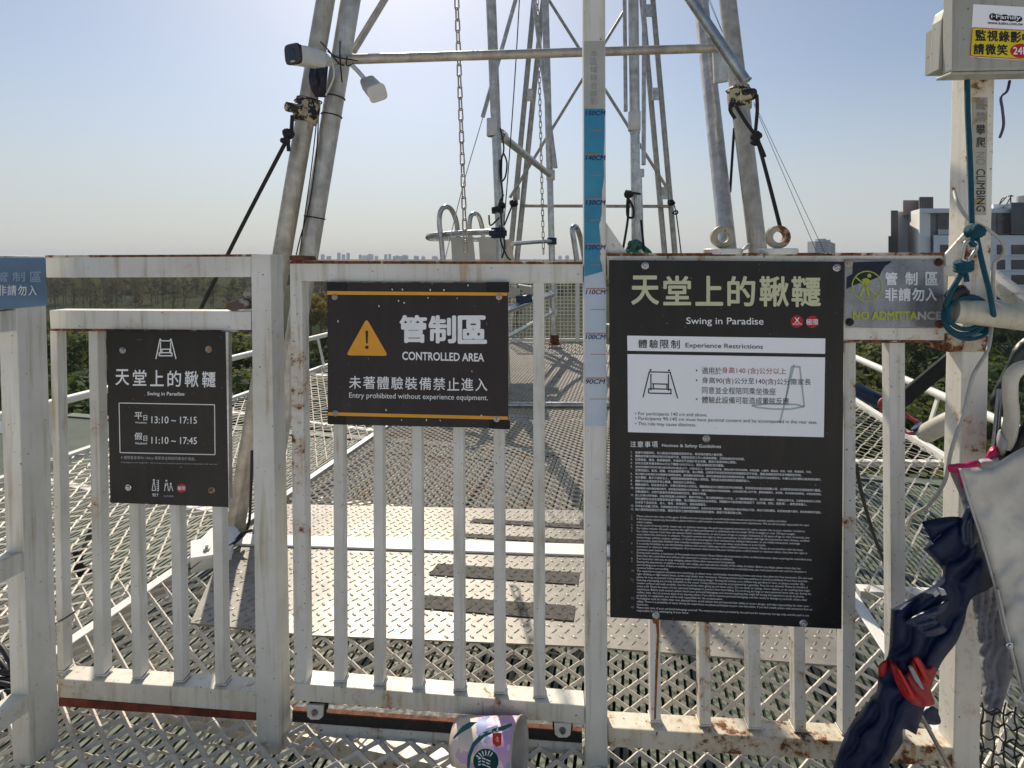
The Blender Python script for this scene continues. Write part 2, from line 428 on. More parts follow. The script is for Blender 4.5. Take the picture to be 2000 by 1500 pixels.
mb = MB(); mb.box((0, -4.1, -.15), 11, 9.6, .2)
tag(build('platform', mb, simple('bounce_deck', (.70, .68, .65), .8, 0, .12, 3, .1)), kind='structure')  # added unseen deck behind the camera, bounces sunlight onto the fence fronts
def walkway_inside(l0, l1): return lambda p: l0 < p.dot(WR) < l1
fl = MB()
expanded(fl, Vector((-1.75, .82, 0)), Vector((1, -.05, 0)).normalized(), Vector((.05, 1, 0)).normalized(), 3.3, 1.15, .078, .062, .0092, .0062, .95, None)
tag(build('floor', fl, M['white_mesh']), kind='structure')
fl = MB()                                                          # second layer of grating under the first
expanded(fl, Vector((-1.75, .75, -.13)), Vector((.9, .43, 0)).normalized(), Vector((-.43, .9, 0)).normalized(), 3.6, 1.9, .078, .062, .0062, .0045, .9, lambda p: p.y < 2.1)
tag(build('lower_floor', fl, M['white_mesh']), kind='structure')
wk = MB()
expanded(wk, W(-1.62, 1.9, -.004), WR, WD, 2.36, 2.4, .062, .048, .0085, .003, .6, None)
expanded(wk, W(-1.62, 4.3, .0), WR, WD, 2.36, 3.1, .062, .048, .0085, .003, .6, None)
tag(build('walkway', wk, paint('walkway_paint', (.50, .46, .40), rust=.11, spots=.3, dirt=.9, streak=.3)), kind='structure')

# edge beams of the walkway
edge = thing('walkway_frame', 'white angle iron frame and cross pipes along the edges of the mesh walkway', 'frame', W(-.45, 3, -.1))
for l_ in (-1.67, .77):
    mb = MB(); mb.beam(W(l_, .7, -.03), W(l_, 7.5, -.03), .008, .075); s = -1 if l_ > 0 else 1
    mb.beam(W(l_ + s * .02, .9, .006), W(l_ + s * .02, 7.5, .006), .03, .006)
    build('edge_beam', mb, M['white_clean'], edge, .0015)
for a in (1.3, 2.6, 4.35, 6.0):
    mb = MB(); mb.beam(W(-1.66, a, -.17), W(.76, a, -.17), .05, .05); build('joist', mb, M['white_worn'], edge)
mb = MB(); a, b = G(960, 791, .02), G(1320, 791, .02); mb.tube([a, b], .024, 16); build('cross_pipe', mb, M['galv_bright'], edge)

# checker plates
def lug_mat():
    m, t, b = mat('checker_plate'); v = pos(t); a = noi(t, v, 7, 5, .65); f = noi(t, v, 60, 4)
    c = mixc(t, ramp(t, a, .3, .7), (.20, .19, .17), (.30, .285, .255))
    c = mixc(t, ramp(t, noi(t, v, 2.2, 6, .7), .60, .65, 0, .7), c, (.50, .48, .42))
    t.links.new(c, b.inputs['Base Color']); b.inputs['Metallic'].default_value = .2; b.inputs['Specular IOR Level'].default_value = .25
    t.links.new(ramp(t, f, .3, .7, .34, .48), b.inputs['Roughness']); bump(t, b, noi(t, v, 40, 4), .15, .003); return m
M['checker'] = lug_mat()
def inpoly(x, y, poly):
    c = False; n = len(poly)
    for i in range(n):
        (x1, y1), (x2, y2) = poly[i], poly[(i + 1) % n]
        if (y1 > y) != (y2 > y) and x < (x2 - x1) * (y - y1) / (y2 - y1) + x1: c = not c
    return c
def checker(name, label, px, z, pitch, strips):
    pts = [G(x, y, z) for x, y in px]
    t = thing(name, label, 'metal plate', pts[0])
    mb = MB(); mb.prism([p - UP * .005 for p in pts], UP * .005)
    poly = [(p.x, p.y) for p in pts]; spolys = [[tuple(G(x, y, z)[:2]) for x, y in s_] for s_ in strips]; smb = [MB() for s_ in strips]
    xs = [p[0] for p in poly]; ys = [p[1] for p in poly]
    y = min(ys) + .012; j = 0
    while y < max(ys):
        x = min(xs) + (pitch / 2 if j % 2 else 0); i = 0
        while x < max(xs):
            if inpoly(x, y, poly) and inpoly(x + .012, y + .012, poly) and inpoly(x - .012, y - .012, poly):
                a = R(42 if j % 2 else -48) + .05; ca, sa = math.cos(a), math.sin(a)
                hit = [q for q, sp2 in enumerate(spolys) if inpoly(x, y, sp2)]; mb_ = smb[hit[0]] if hit else mb
                c = Vector((x, y, z + (.0040 if hit else 0))); u = Vector((ca, sa, 0)); w_ = Vector((-sa, ca, 0)); L, Wd, hh = (.0145, .0034, .0034) if j % 2 else (.011, .0042, .0034)
                mb_.add([c - u * L, c - u * L * .55 - w_ * Wd, c + u * L * .55 - w_ * Wd, c + u * L, c + u * L * .55 + w_ * Wd, c - u * L * .55 + w_ * Wd,
                        c - u * L * .6 + UP * hh, c + u * L * .6 + UP * hh],
                       [(0, 1, 6), (1, 2, 7, 6), (2, 3, 7), (3, 4, 7), (4, 5, 6, 7), (5, 0, 6)], True)
            x += pitch; i += 1
        y += pitch * .66; j += 1
    build('plate', mb, M['checker'], t)
    for s, mb in zip(strips, smb):
        mb.prism([G(x, y, z + .0024) for x, y in s], UP * .0016); build('anti_slip_strip', mb, M['grip'], t)
    return t
M['grip'] = simple('anti_slip_tape', (.085, .078, .070), .85, 0, .3, 60, .5)
checker('checker_plate', 'near checker plate ramp with a chipped front edge and two dark grip strips', [(372, 1216), (414, 1122), (470, 1066), (1620, 1099), (1640, 1300), (1140, 1262), (600, 1240)], .012, .039,
        [[(855, 1101), (1132, 1119), (1129, 1142), (838, 1123)], [(820, 1162), (1124, 1184), (1120, 1213), (812, 1187)]])
checker('checker_plate', 'far checker plate beyond the white seam, with two thin grip strips', [(470, 1047), (540, 984), (1560, 1006), (1600, 1082)], .016, .039,
        [[(926, 1013), (1200, 1028), (1200, 1036), (917, 1020)], [(903, 1042), (1200, 1058), (1200, 1066), (897, 1049)]])
mb = MB(); mb.prism([G(x, y, .012) for x, y in ((455, 1066), (478, 1046), (1600, 1080), (1622, 1103))], UP * .009)
tag(build('seam_strip', mb, M['white_clean'], None, .002), 'flat white painted seam bar lying between the two checker plates', 'metal strip')

# ================================================================== fence
M['weld'] = simple('weld_dirt', (.12, .09, .065), .8, 0, .6, 60, .5)
def part(t, name, pts, off, depth, m, bev=.0018):
    if name == 'baluster':
        mb = MB().bar(pts, off, depth); (x2, y2), (x3, _) = pts[3], pts[2]; mb.mi = 1
        mb.bar([(x2 - 1.6, y2 - 2.2), (x3 + 1.6, y2 - 2.2), (x3 + 2.0, y2 + .6), (x2 - 2.0, y2 + .6)], off - .0022, depth + .0044)
        return build(name, mb, [m, M['weld']], t, bev)
    return build(name, MB().bar(pts, off, depth), m, t, bev)
# -- left panel
fp = thing('fence_panel', 'white fence panel with five balusters, left of the gate, carrying the opening hours sign', 'fence', PF(310, 1390))
part(fp, 'top_rail', [(86, 500), (490, 498), (490, 541), (90, 542)], .001, .045, M['white'])
part(fp, 'middle_rail', [(96, 606), (490, 608), (490, 647), (98, 645)], .001, .045, M['white'])
M['rail_low'] = paint('rail_low_paint', (.74, .71, .63), rust=.095, spots=.4, dirt=1.0, streak=.9)
part(fp, 'bottom_rail', [(112, 1326), (500, 1352), (500, 1392), (112, 1362)], .001, .045, M['rail_low'])
for a, b in (((97, 644, 111), (112, 1313, 125)), ((172, 646, 190), (183, 1321, 203)), ((245, 646, 262), (258, 1327, 276)),
             ((325, 646, 343), (339, 1333, 358)), ((408, 646, 427), (420, 1339, 439))):
    part(fp, 'baluster', [(a[0], a[1]), (a[2], a[1]), (b[2], b[1]), (b[0], b[1])], .013, .026, M['white'])
part(fp, 'end_post', [(490, 497), (528, 497), (546, 1475), (501, 1475)], 0, .058, M['white'])
part(fp, 'sill', [(114, 1362), (500, 1392), (500, 1408), (114, 1380)], .02, .03, M['red_oxide'])
M['flake'] = paint('flaking_edge', (.62, .60, .55), rust=.26, spots=.6, dirt=.9, streak=.6)
part(fp, 'rail_edge', [(88, 498.5), (490, 496.5), (490, 501), (88, 503)], -.0008, .046, M['flake'], .0008)
part(fp, 'rail_edge', [(97, 642), (490, 645), (490, 648.5), (98, 646.5)], -.0008, .046, M['flake'], .0008)
# -- side fence coming towards the viewer
sf = thing('side_fence', 'white corner post with two rails coming forward at the left edge of the picture', 'fence', G(60, 1497))
SD = Vector((.24, .97, 0)).normalized(); SNr = Vector((.97, -.24, 0))
p0 = G(25, 1497); p1 = G(60, 1497); p2 = p1 + SD * .062; p3 = p0 + SD * .062
build('post', MB().prism([p0, p1, p2, p3], UP * 1.172), M['white'], sf, .002)
for z0, z1 in ((1.005, 1.052), (.457, .502), (.13, .17)):
    a = p1 - SNr * .001; mb = MB()
    mb.prism([a + UP * z0, a - SD * .6 + UP * z0, a - SD * .6 + UP * z1, a + UP * z1], -SNr * .042); build('rail', mb, M['white'], sf, .002)
a = p1 - SNr * .001 + SD * .03
build('top_rail', MB().prism([a + UP * 1.055, a - SD * .6 + UP * 1.055, a - SD * .6 + UP * 1.173, a + UP * 1.173], -SNr * .03), M['white'], sf, .002)
for k in range(3):
    c = p1 - SNr * .022 - SD * (.11 + .14 * k); build('baluster', MB().box(c + UP * .585, .025, .025, .87, (SNr, SD, UP)), M['white'], sf, .002)
# -- sliding gate
gt = thing('sliding_gate', 'white sliding gate with six balusters carrying the controlled area sign', 'gate', PF(850, 1400))
part(gt, 'stile', [(566, 548), (590, 548), (599, 1336), (574, 1336)], .008, .034, M['white_rusty'])
part(gt, 'top_rail', [(566, 511), (1139, 513), (1139, 553), (566, 549)], .006, .04, M['white'])
mb = MB(); mb.bar([(566, 509), (1138, 511), (1138, 516), (566, 515)], .003, .044); build('rail_cap', mb, M['rail_cap'] if 'rail_cap' in M else M.setdefault('rail_cap', paint('flaking_cap', (.50, .48, .44), rust=.30, spots=.9, dirt=.9, streak=.8)), gt, .001)
part(gt, 'bottom_rail', [(574, 1335), (1142, 1379), (1142, 1415), (574, 1368)], .004, .045, M['rail_low'])
for x0, x1, y1, x2, x3 in ((650, 669, 1333, 652, 672), (728, 746, 1339, 730, 749), (803, 822, 1345, 805, 825), (884, 904, 1349, 886, 907), (963, 984, 1355, 965, 987), (1041, 1063, 1363, 1042, 1065)):
    part(gt, 'baluster', [(x0, 551), (x1, 551), (x3, y1), (x2, y1)], .017, .026, M['white'])
for x, y in ((615, 1391), (1099, 1426)):
    mb = MB(); c = PF(x, y, .012)
    mb.bar([(x - 17, y - 14), (x + 17, y - 13), (x + 15, y + 10), (x + 8, y + 15), (x - 8, y + 15), (x - 15, y + 9)], .012, .006)
    o = build('wheel_bracket', mb, M['white_rusty'], gt, .001)
    mb = MB(); mb.lathe(c, FN, [(.002, -.006), (.006, -.006), (.008, -.001), (.008, .004)], 12); build('bolt', mb, M['steel'], o)
    mb = MB(); mb.smooth = True; mb.lathe(c + FN * .012, FN, [(.004, -.004), (.022, -.004), (.024, 0), (.019, .006), (.024, .012), (.004, .012)], 20); build('wheel', mb, M['dark'], o)
mb = MB(); mb.bar([(564, 498), (594, 500), (598, 508), (565, 509)], -.005, .06)
tag(build('gate_stop', mb, M['rust'], None, .002), 'rusty brown flat bar end on top of the post left of the gate', 'bar end')
# track under the gate
tr = thing('gate_track', 'black track channel and chipped white beam the gate rolls on', 'track', PF(850, 1440))
mb = MB(); mb.bar([(571, 1391), (1137, 1432), (1137, 1451), (571, 1410)], .03, .03); build('channel', mb, M['dark'], tr)
mb = MB(); mb.bar([(620, 1414), (1137, 1452), (1137, 1476), (620, 1436)], .034, .012); build('beam', mb, M['white_rusty'], tr, .001)
mb = MB(); mb.bar([(571, 1387.5), (1137, 1428.5), (1137, 1431.5), (571, 1390.5)], .03, .012); build('lip', mb, M['rust'], tr)
# -- post with the height scale
hp = thing('height_post', 'tall white steel post with a blue height scale, between gate and notice board', 'post', PF(1165, 1500))
part(hp, 'post', [(1139, -60), (1182, -60), (1187, 1530), (1144, 1530)], -.001, .046, M['white'])
mb = MB(); mb.bar([(1182, 432), (1226, 496), (1226, 512), (1184, 512)], .012, .008); build('gusset', mb, M['white_rusty'], hp, .001)
# -- right panel
nf = thing('notice_fence', 'rust stained white fence section behind the large notice board', 'fence', PF(1500, 1470))
part(nf, 'top_rail', [(1184, 496), (1868, 495), (1868, 540), (1186, 540)], .003, .045, M['white_worn'])
part(nf, 'middle_rail', [(1186, 636), (1858, 640), (1858, 669), (1186, 664)], .003, .045, M['white_worn'])
part(nf, 'bottom_rail', [(1188, 1422), (1862, 1461), (1862, 1499), (1188, 1459)], .001, .048, M['bottom'] if 'bottom' in M else M.setdefault('bottom', paint('rusted_rail', (.70, .66, .54), rust=.17, spots=1, dirt=.8, streak=.9)), .0025)
for x0, x1, y1, x2, x3 in ((1266, 1287, 1411, 1271, 1291), (1360, 1382, 1419, 1367, 1389), (1455, 1478, 1425, 1463, 1487), (1545, 1566, 1430, 1553, 1575), (1650, 1672, 1436, 1646, 1671), (1737, 1768, 1444, 1743, 1769)):
    part(nf, 'baluster', [(x0, 664), (x1, 664), (x3, y1), (x2, y1)], .018, .028, M['white_rusty'] if x0 > 1600 else M['white_worn'])
part(nf, 'panel_backing', [(1648, 506), (1850, 506), (1850, 640), (1648, 640)], .006, .002, M['white_worn'], 0)
part(nf, 'rail_edge', [(1186, 494.5), (1866, 493), (1866, 499), (1186, 500)], .001, .046, M['flake'], .0008)
part(nf, 'rail_edge', [(1650, 664), (1856, 665), (1856, 670), (1650, 669.5)], .001, .046, M['flake'], .0008)
# -- right corner post
cp = thing('corner_post', 'tall white post with a NO CLIMBING sticker under the grey box', 'post', PF(1890, 1500))
part(cp, 'post', [(1897, -40), (1948, -40), (1913, 1530), (1862, 1530)], -.004, .05, M['white_worn'], .003)
part(cp, 'gusset', [(1848, 496), (1890, 449), (1900, 449), (1900, 520), (1848, 520)], -.006, .008, M['white_worn'])
mb = MB(); mb.tube([P(1930, 538, 1.17), P(2060, 640, 1.05)], .021, 4); build('brace', mb, M['white_worn'], cp, .002)
part(cp, 'collar', [(1850, 652), (1932, 656), (1931, 688), (1850, 688)], -.0052, .052, M.setdefault('burnt', paint('burnt_weld', (.55, .52, .43), rust=.27, spots=1, dirt=.9, streak=.9)), .003)

# handrail that comes toward the viewer
hr = MB(); hr.tube(spline([P(1862, 606, 1.10), P(1930, 613, 1.085), P(2060, 628, 1.05)], 8), .0255, 28)
tag(build('handrail', hr, M['cream']), 'thick cracked white pipe rail coming out of the corner post through the rope coil', 'handrail')

# eye rings on the top rail
for i, (x, yt, wd) in enumerate(((1411, 462, 23), (1519, 460, 24))):
    lab = ('white painted steel lifting ring with a grey disc base, nearer the height post', 'rust spotted steel lifting ring on its disc base, nearer the grey box')[i]
    t = thing('lifting_ring', lab, 'ring bolt', PF(x, 496, .03), 'ring bolts on the fence top rail')
    c = PF(x, 463, .028); r = 17.0 / 878; ring = [c + FT * (r * math.cos(k * math.pi / 16)) + UP * (r * math.sin(k * math.pi / 16)) for k in range(32)]
    mb = MB(); mb.smooth = True
    mb.lathe(c, FN, [(.0125, -.007), (.0135, -.008), (.0245, -.008), (.0255, -.0065), (.0255, .0065), (.0245, .008), (.0135, .008), (.0125, .007)], 32, True)
    build('ring', mb, M['ringmat%d' % i] if 'ringmat%d' % i in M else M.setdefault('ringmat%d' % i, paint('ring_paint', (.42, .38, .29), rust=.10 + .09 * i, spots=1, dirt=.9, streak=.5)), t)
    mb = MB(); b0 = PF(x, 497, .028); mb.lathe(b0, UP, [(.001, 0), (.040, 0), (.041, .002), (.041, .011), (.039, .013), (.001, .013)], 32)
    build('base_disc', mb, M['white_rusty'], t)

# ================================================================== signs
def signboard(t, name, px, off, th, m, bev=.0008): return build(name, MB().bar(px, off, th), m, t, bev)
def swing_icon(mb, T, w):               # T maps unit square to pixels: the line drawing of a swing on a frame
    L = [((.10, 1), (.26, .07)), ((.24, .07), (.80, .07)), ((.78, .07), (.97, 1)), ((.30, .14), (.30, .74)), ((.74, .14), (.74, .74)),
         ((.33, .50), (.72, .50)), ((.36, .50), (.36, .67)), ((.70, .50), (.70, .67)), ((.24, .68), (.80, .68)), ((.24, .68), (.24, .84)), ((.80, .68), (.80, .84)), ((.24, .84), (.82, .84))]
    for a, b in L: stroke(mb, T(*a), T(*b), w, mb.off)
    for x in (.29, .75): disc(mb, *T(x, 0), w * .9, mb.off, n=10)

# -- opening hours
hs = thing('hours_sign', 'charcoal sign with a swing drawing and opening hours on the left fence panel', 'sign', PF(327, 990))
signboard(hs, 'board', [(208, 646), (440, 648), (446, 991), (215, 982)], -.012, .006, M['board_char'])
e = MB(); e.bar([(440.5, 648), (446, 649), (447.5, 992), (446.5, 991)], -.011, .014); build('edge_strip', e, M['galv_bright'], hs)
o_ = -.0125
mb = MB(); mb.off = o_; swing_icon(mb, lambda u, v: (300 + u * 45, 663 + v * 38), 2.1); build('swing_drawing', mb, M['ink_white'], hs)
for i, ch in enumerate('天堂上的鞦韆'): text(hs, 'lettering', M['ink_white'], ch, rect(226 + i * 33.8, 721.5 + i * .9, 252 + i * 33.8, 752 + i * .9), o_, .012)
text(hs, 'lettering', M['ink_white'], 'Swing in Paradise', rect(288, 765, 360, 774, .012), o_, .012)
mb = MB()
fr = [(232.5, 787), (419, 790.5), (420, 888), (234.5, 884)]
for k in range(4): stroke(mb, fr[k], fr[(k + 1) % 4], 1.6, o_)
build('frame_line', mb, M['ink_white'], hs)
for y, a, b, c, tm in ((805, '平', '日', 'Weekday', '13:10 ~ 17:15'), (845, '假', '日', 'Weekend', '11:10 ~ 17:45')):
    text(hs, 'lettering', M['ink_white'], a, rect(263, y, 278, y + 14), o_, .01)
    text(hs, 'lettering', M['ink_white'], b, rect(280.5, y + 6, 287.5, y + 16), o_, .01)
    text(hs, 'lettering', M['ink_white'], c, rect(264, y + 18.5, 287, y + 23), o_, .01)
    text(hs, 'lettering', M['ink_white'], tm, rect(296, y + 8, 384.5, y + 21.5, .012), o_, .006)
text(hs, 'lettering', M['ink_grey'], '※ 體驗者身高90-140cm 需家長全程陪同乘坐於後座。', rect(236, 890, 382, 896.5, .02), o_)
text(hs, 'lettering', M['ink_grey'], '※ Participants with height 90 - 140 cm must have parental consent and be accompanied in the rear seat.', rect(236, 901.5, 425, 905, .02), o_)
mb = MB()
for a, b in (((300, 940), (297, 958)), ((301, 940), (304, 958)), ((297, 958), (304, 958)), ((309.5, 937), (309.5, 959)), ((327, 943), (323, 950)), ((323, 943), (321.5, 959)), ((327, 943), (329, 959)), ((333, 948), (331, 959)), ((334, 948), (338, 959))): stroke(mb, a, b, 1.3, o_)
for k in range(6): stroke(mb, (306, 938.5 + k * 4), (309.5, 938.5 + k * 4), 1.2, o_)
for x, y in ((300.5, 937.5), (325, 939), (333.5, 945)): disc(mb, x, y, 1.9, o_, n=12)
build('pictograms', mb, M['ink_white'], hs)
text(hs, 'lettering', M['ink_white'], '90↑', rect(297.5, 963, 310, 970), o_)
text(hs, 'lettering', M['ink_grey'], '家長陪同', rect(320, 967.5, 339, 971), o_)
mb = MB(); disc(mb, 354.5, 953.5, 9, o_); build('red_dot', mb, M['ink_red'], hs)
text(hs, 'lettering', M['ink_white'], '極限', rect(347, 949.5, 362, 957.5), -.0129, .01)
for x, y, m_ in ((240, 684, 'steel'), (408, 682, 'ringmat1'), (251, 952, 'chrome'), (414, 957, 'ringmat1')): bolt(hs, x, y, -.0122, .0052, M[m_])

# -- controlled area
cs = thing('controlled_area_sign', 'brown warning sign with an amber triangle and the words CONTROLLED AREA on the gate', 'sign', PF(817, 833))
signboard(cs, 'board', [(639, 552), (992, 553), (993, 837), (640, 829)], -.006, .004, M['board_brown'])
o_ = -.0066
mb = MB()
for q in ([(639, 568.5), (991, 571.5), (991, 577.5), (639, 575.5)], [(641, 805), (992, 813.5), (992, 820), (641, 811.5)]): flat(mb, q, o_)
build('amber_line', mb, M['ink_amber'], cs)
for q in ([(638, 551), (676, 551), (677, 568), (639, 567)], [(950, 551), (994, 551), (994, 571), (950, 570)], [(640, 812), (674, 813), (675, 829), (640, 828)], [(955, 820), (996, 822), (996, 839), (955, 837)]):
    e = MB(); e.bar(q, -.0072, .007); build('tape', e, M['board_black'], cs)
def rounded(pts, r, n=5):
    out = []; m = len(pts)
    for i in range(m):
        a, b, c = Vector(pts[i - 1]), Vector(pts[i]), Vector(pts[(i + 1) % m]); u = b + (a - b).normalized() * r; v = b + (c - b).normalized() * r
        for k in range(n + 1):
            s = k / n; out.append(tuple(u * (1 - s) ** 2 + b * 2 * s * (1 - s) + v * s * s))
    return out
mb = MB(); flat(mb, rounded([(716, 622), (758, 695), (676, 694)], 8), o_); build('warning_triangle', mb, M['ink_amber'], cs)
mb = MB(); flat(mb, rounded([(713.6, 646), (719.2, 646), (718, 671), (715, 671)], 1.5), -.0071); disc(mb, 716.5, 678.3, 3.4, -.0071); build('exclamation_mark', mb, M['board_brown'], cs)
for i, ch in enumerate('管制區'): text(cs, 'lettering', M['ink_white'], ch, rect(782 + i * 57, 617 + i * .6, 832 + i * 57 + (i == 2) * 3, 668 + i * .8), o_, .034)
text(cs, 'lettering', M['ink_white'], 'CONTROLLED AREA', rect(786, 687, 945, 702.5, .022), o_, .022)
for i, ch in enumerate('未著體驗裝備禁止進入'): text(cs, 'lettering', M['ink_white'], ch, rect(682 + i * 27.4, 734.5 + i * .5, 705 + i * 27.4, 759 + i * .5), o_, .008)
text(cs, 'lettering', M['ink_white'], 'Entry prohibited without experience equipment.', rect(682, 766.5, 953, 777, .019) [:2] + [(953, 785), (682, 780)], o_)
mb = MB(); rng = random.Random(3)
for x, y in [(766, 565), (786, 566), (840, 566), (867, 566), (754, 801), (778, 809), (836, 581), (893, 582), (914, 557), (660, 627), (778, 587), (789, 591), (740, 598), (940, 811), (833, 820), (860, 821), (784, 820), (922, 725)]:
    flat(mb, [(x + rng.uniform(-1, 0), y + rng.uniform(-3, -1)), (x + rng.uniform(.5, 2), y), (x + rng.uniform(-.5, 1), y + rng.uniform(1, 4)), (x - 1, y + 1)], o_)
build('paint_flecks', mb, M['ink_white'], cs)
for x, y in ((654, 580), (975, 580), (655, 807), (970, 818)): bolt(cs, x, y, -.0064, .0046, M['galv_warm'])

# -- notice board
nb = thing('notice_board', 'tall charcoal board headed Swing in Paradise listing experience restrictions and safety guidelines', 'sign', PF(1420, 1225))
signboard(nb, 'board', [(1190, 508), (1649, 511), (1644, 1229), (1192, 1206)], -.014, .006, M['board_char'])
o_ = -.0146
for i, ch in enumerate('天堂上的鞦韆'): text(nb, 'lettering', M['ink_cream'], ch, rect(1234 + i * 62.6, 539.5 + i * .3, 1286 + i * 62.6 + (i in (4, 5)) * 3, 594 + i * .9), o_, .022)
text(nb, 'lettering', M['ink_white'], 'Swing in Paradise', [(1340.5, 620), (1491, 620.5), (1491, 638.5), (1340.5, 636.5)], o_, .006)
mb = MB(); disc(mb, 1556.5, 628, 12, o_); disc(mb, 1586.5, 628.5, 12, o_); build('red_dot', mb, M['ink_red'], nb)
text(nb, 'lettering', M['ink_white'], 'X', rect(1552, 620.5, 1561.5, 630.5), o_ - .0005, .02)
text(nb, 'lettering', M['ink_white'], 'SPORTS', rect(1548, 631.5, 1566, 634.5), o_ - .0005, .02)
text(nb, 'lettering', M['ink_white'], '極限', rect(1574.5, 623, 1598, 634.5), o_ - .0005, .012)
mb = MB()
flat(mb, [(1225, 655.5), (1612, 661), (1611.5, 691), (1225.5, 685)], o_); flat(mb, [(1225.5, 691.5), (1611.5, 698), (1609, 854), (1226.5, 844)], o_)
build('white_panel', mb, M['panel_white'], nb)
o2 = o_ - .0005
for i, ch in enumerate('體驗限制'): text(nb, 'lettering', M['ink_black'], ch, rect(1247 + i * 21.2, 663.3 + i * .3, 1264 + i * 21.2, 679.5 + i * .4), o2, .008)
text(nb, 'lettering', M['ink_black'], 'Experience Restrictions', [(1339, 669.5), (1490, 673), (1490, 684), (1339, 681.5)], o2, .004)
mb = MB(); mb.off = o2; swing_icon(mb, lambda u, v: (1248 + u * 78, 722 + v * 54 + u * 2), 2.2); build('swing_drawing', mb, M['ink_black'], nb)
mb = MB()
for a, b in (((1523, 826), (1551, 712)), ((1546, 716), (1562, 716.5)), ((1562, 716), (1571, 794)), ((1546, 716), (1533, 790)), ((1468, 792), (1480, 796)), ((1480, 796), (1510, 799)), ((1510, 799), (1545, 799)), ((1545, 799), (1571, 794)), ((1571, 794), (1555, 790)), ((1468, 792), (1500, 789)), ((1500, 789), (1555, 790))): stroke(mb, a, b, 3.2, o_ - .0003)
build('pale_swing_drawing', mb, M['ink_mint'], nb)
def mixed(parts, x, y, s, sl, off, bold=.0):
    for m_, str_, adv in parts:
        text(nb, 'lettering', M[m_], str_, [(x, y), (x + adv, y + adv * sl), (x + adv, y + s + adv * sl), (x, y + s)], off, bold); x += adv + .5
mixed([('ink_black', '•', 3.2)], 1359, 722, 3.2, 0, o2); mixed([('ink_black', '•', 3.2)], 1359, 741, 3.2, 0, o2); mixed([('ink_black', '•', 3.2)], 1359, 778, 3.2, 0, o2)
mixed([('ink_black', '適用於', 38), ('ink_redtext', '身高140 (含)公分以上', 126)], 1371, 717, 14, .016, o2)
mixed([('ink_black', '身高90(含)公分至140(含)公分需家長', 213)], 1371, 736.5, 14, .018, o2)
mixed([('ink_black', '同意並全程陪同乘坐後座', 144)], 1371, 755.5, 13.5, .018, o2)
mixed([('ink_black', '體驗此設備可能造成暈眩反應', 170)], 1371, 774, 13.5, .018, o2)
for y, wd, s in ((804, 141, '• For participants 140 cm and above.'), (813.5, 356, '• Participants 90-140 cm must have parental consent and be accompanied in the rear seat.'), (824, 119, '• This ride may cause dizziness.')):
    text(nb, 'lettering', M['ink_black'], s, [(1240.5, y), (1240.5 + wd, y + wd * .0225), (1240.5 + wd, y + 8.6 + wd * .0225), (1240.5, y + 8.6)], o2)
for i, ch in enumerate('注意事項'): text(nb, 'lettering', M['ink_white'], ch, rect(1231 + i * 14, 861.5 + i * .2, 1242.5 + i * 14, 873 + i * .3), o_, .008)
text(nb, 'lettering', M['ink_white'], 'Notices & Safety Guidelines', [(1293, 867), (1408, 868.5), (1408, 877), (1293, 874)], o_, .006)
ZH = ['1.|請遵守遊戲規則，如人數過多為維護品質與安全，將採現流管制人數控管。', '2.|體驗者穿著吊帶時如有任何造成不適，請提前告知工作人員協助調整，互相為彼此安全負責。', '3.|如遇強風、豪雨、颱風警報時，天候狀況不佳基於安全考量，園區可能暫停停止開放。',
      '4.|因安全因素考量身高90公分以下體重120公斤以上，園區有權婉拒您的體驗。', '5.|如您的身體狀況有特別需注意的情況如5歲(含)以下、65歲(含)以上，因安全因素考量，請務必事先告知指導員。如高血壓、心臟病、腦溢血、氣喘、孕婦、骨質疏鬆、手術、',
      '|習慣性脫臼、飲酒、服藥、行為意識明顯不清、身心障礙、近期曾手術或其他急性疾病健康狀況不佳者，園區為確保您的安全有權婉拒參與。', '6.|無正確安全裝備及未有教練在現場指導時，嚴禁擅自使用設施。請勿妨礙場道或其他教練與參與者，若教練認定您的行為危害安全，有權終止您的體驗活動與遊玩權利。',
      '7.|每次體驗，最多只容許五人，請跟隨專業教練帶領進入管制區。管制區未經指導員同意嚴禁進入。', '8.|體驗中如指導員要求停止擺盪，請依指示立即停止。', '9.|體驗過程中，除自身安全外，也應注意其他人的安全。體驗開始前先行確認四周淨空無障礙，若管制區有異狀或閒雜人等，必須暫停並待狀況排除後再行體驗。',
      '10.|體驗需要大幅伸展肢體的動作，請穿著舒適寬鬆的衣物及鞋子，請勿穿著緊身衣物或高跟鞋，以免妨礙行動上的不便，嚴禁配戴圍巾、長項鍊，有長頭髮者請綁起，以免造成危險。', '|活動過程中，衣物可能會有弄髒或破損的狀況，請自行考量。', '11.|禁止在場內奔跑嬉戲，幼童須有監護人全程陪同，寵物不得進入。請注意路面落差小心行走。上下樓梯請緊握扶手，請勿攀爬欄杆、丟擲物品等行為。注意隨身物品防止掉落，',
      '|請勿攜帶任何包包或隨身物品進行體驗，每次體驗前請檢查自身物品，將體驗中可能掉落的物品取下（如手機、錢包、鑰匙等），避免掉落傷人，', '|如未取下造成自身、他人、場地、設備損失，須負賠償責任。', '12.|參與者必須量力而為，勿做超過自身能力或具有危險動作，並為自身安全負責。體驗過程中會有受傷之可能，請自行斟酌體驗。若感覺身體不適時，請向教練尋求協助。', '13.|個人隨身物品請自行保管，園區所提供之臨時置物櫃僅供臨時置物，園區不負責保管之責。']
y = 880.5
for i, ln in enumerate(ZH):
    no, s = ln.split('|'); sl = .028 + i * .0005
    if no: text(nb, 'lettering', M['ink_white'], no, ('run', (1231.5, y + 4.6), 5.6, sl), o_)
    text(nb, 'lettering', M['ink_white'], s, ('run', (1240.5, y + 5.0), min(5.3, 352 / max(1, len(s)) / .96), sl), o_, .006); y += 6.95
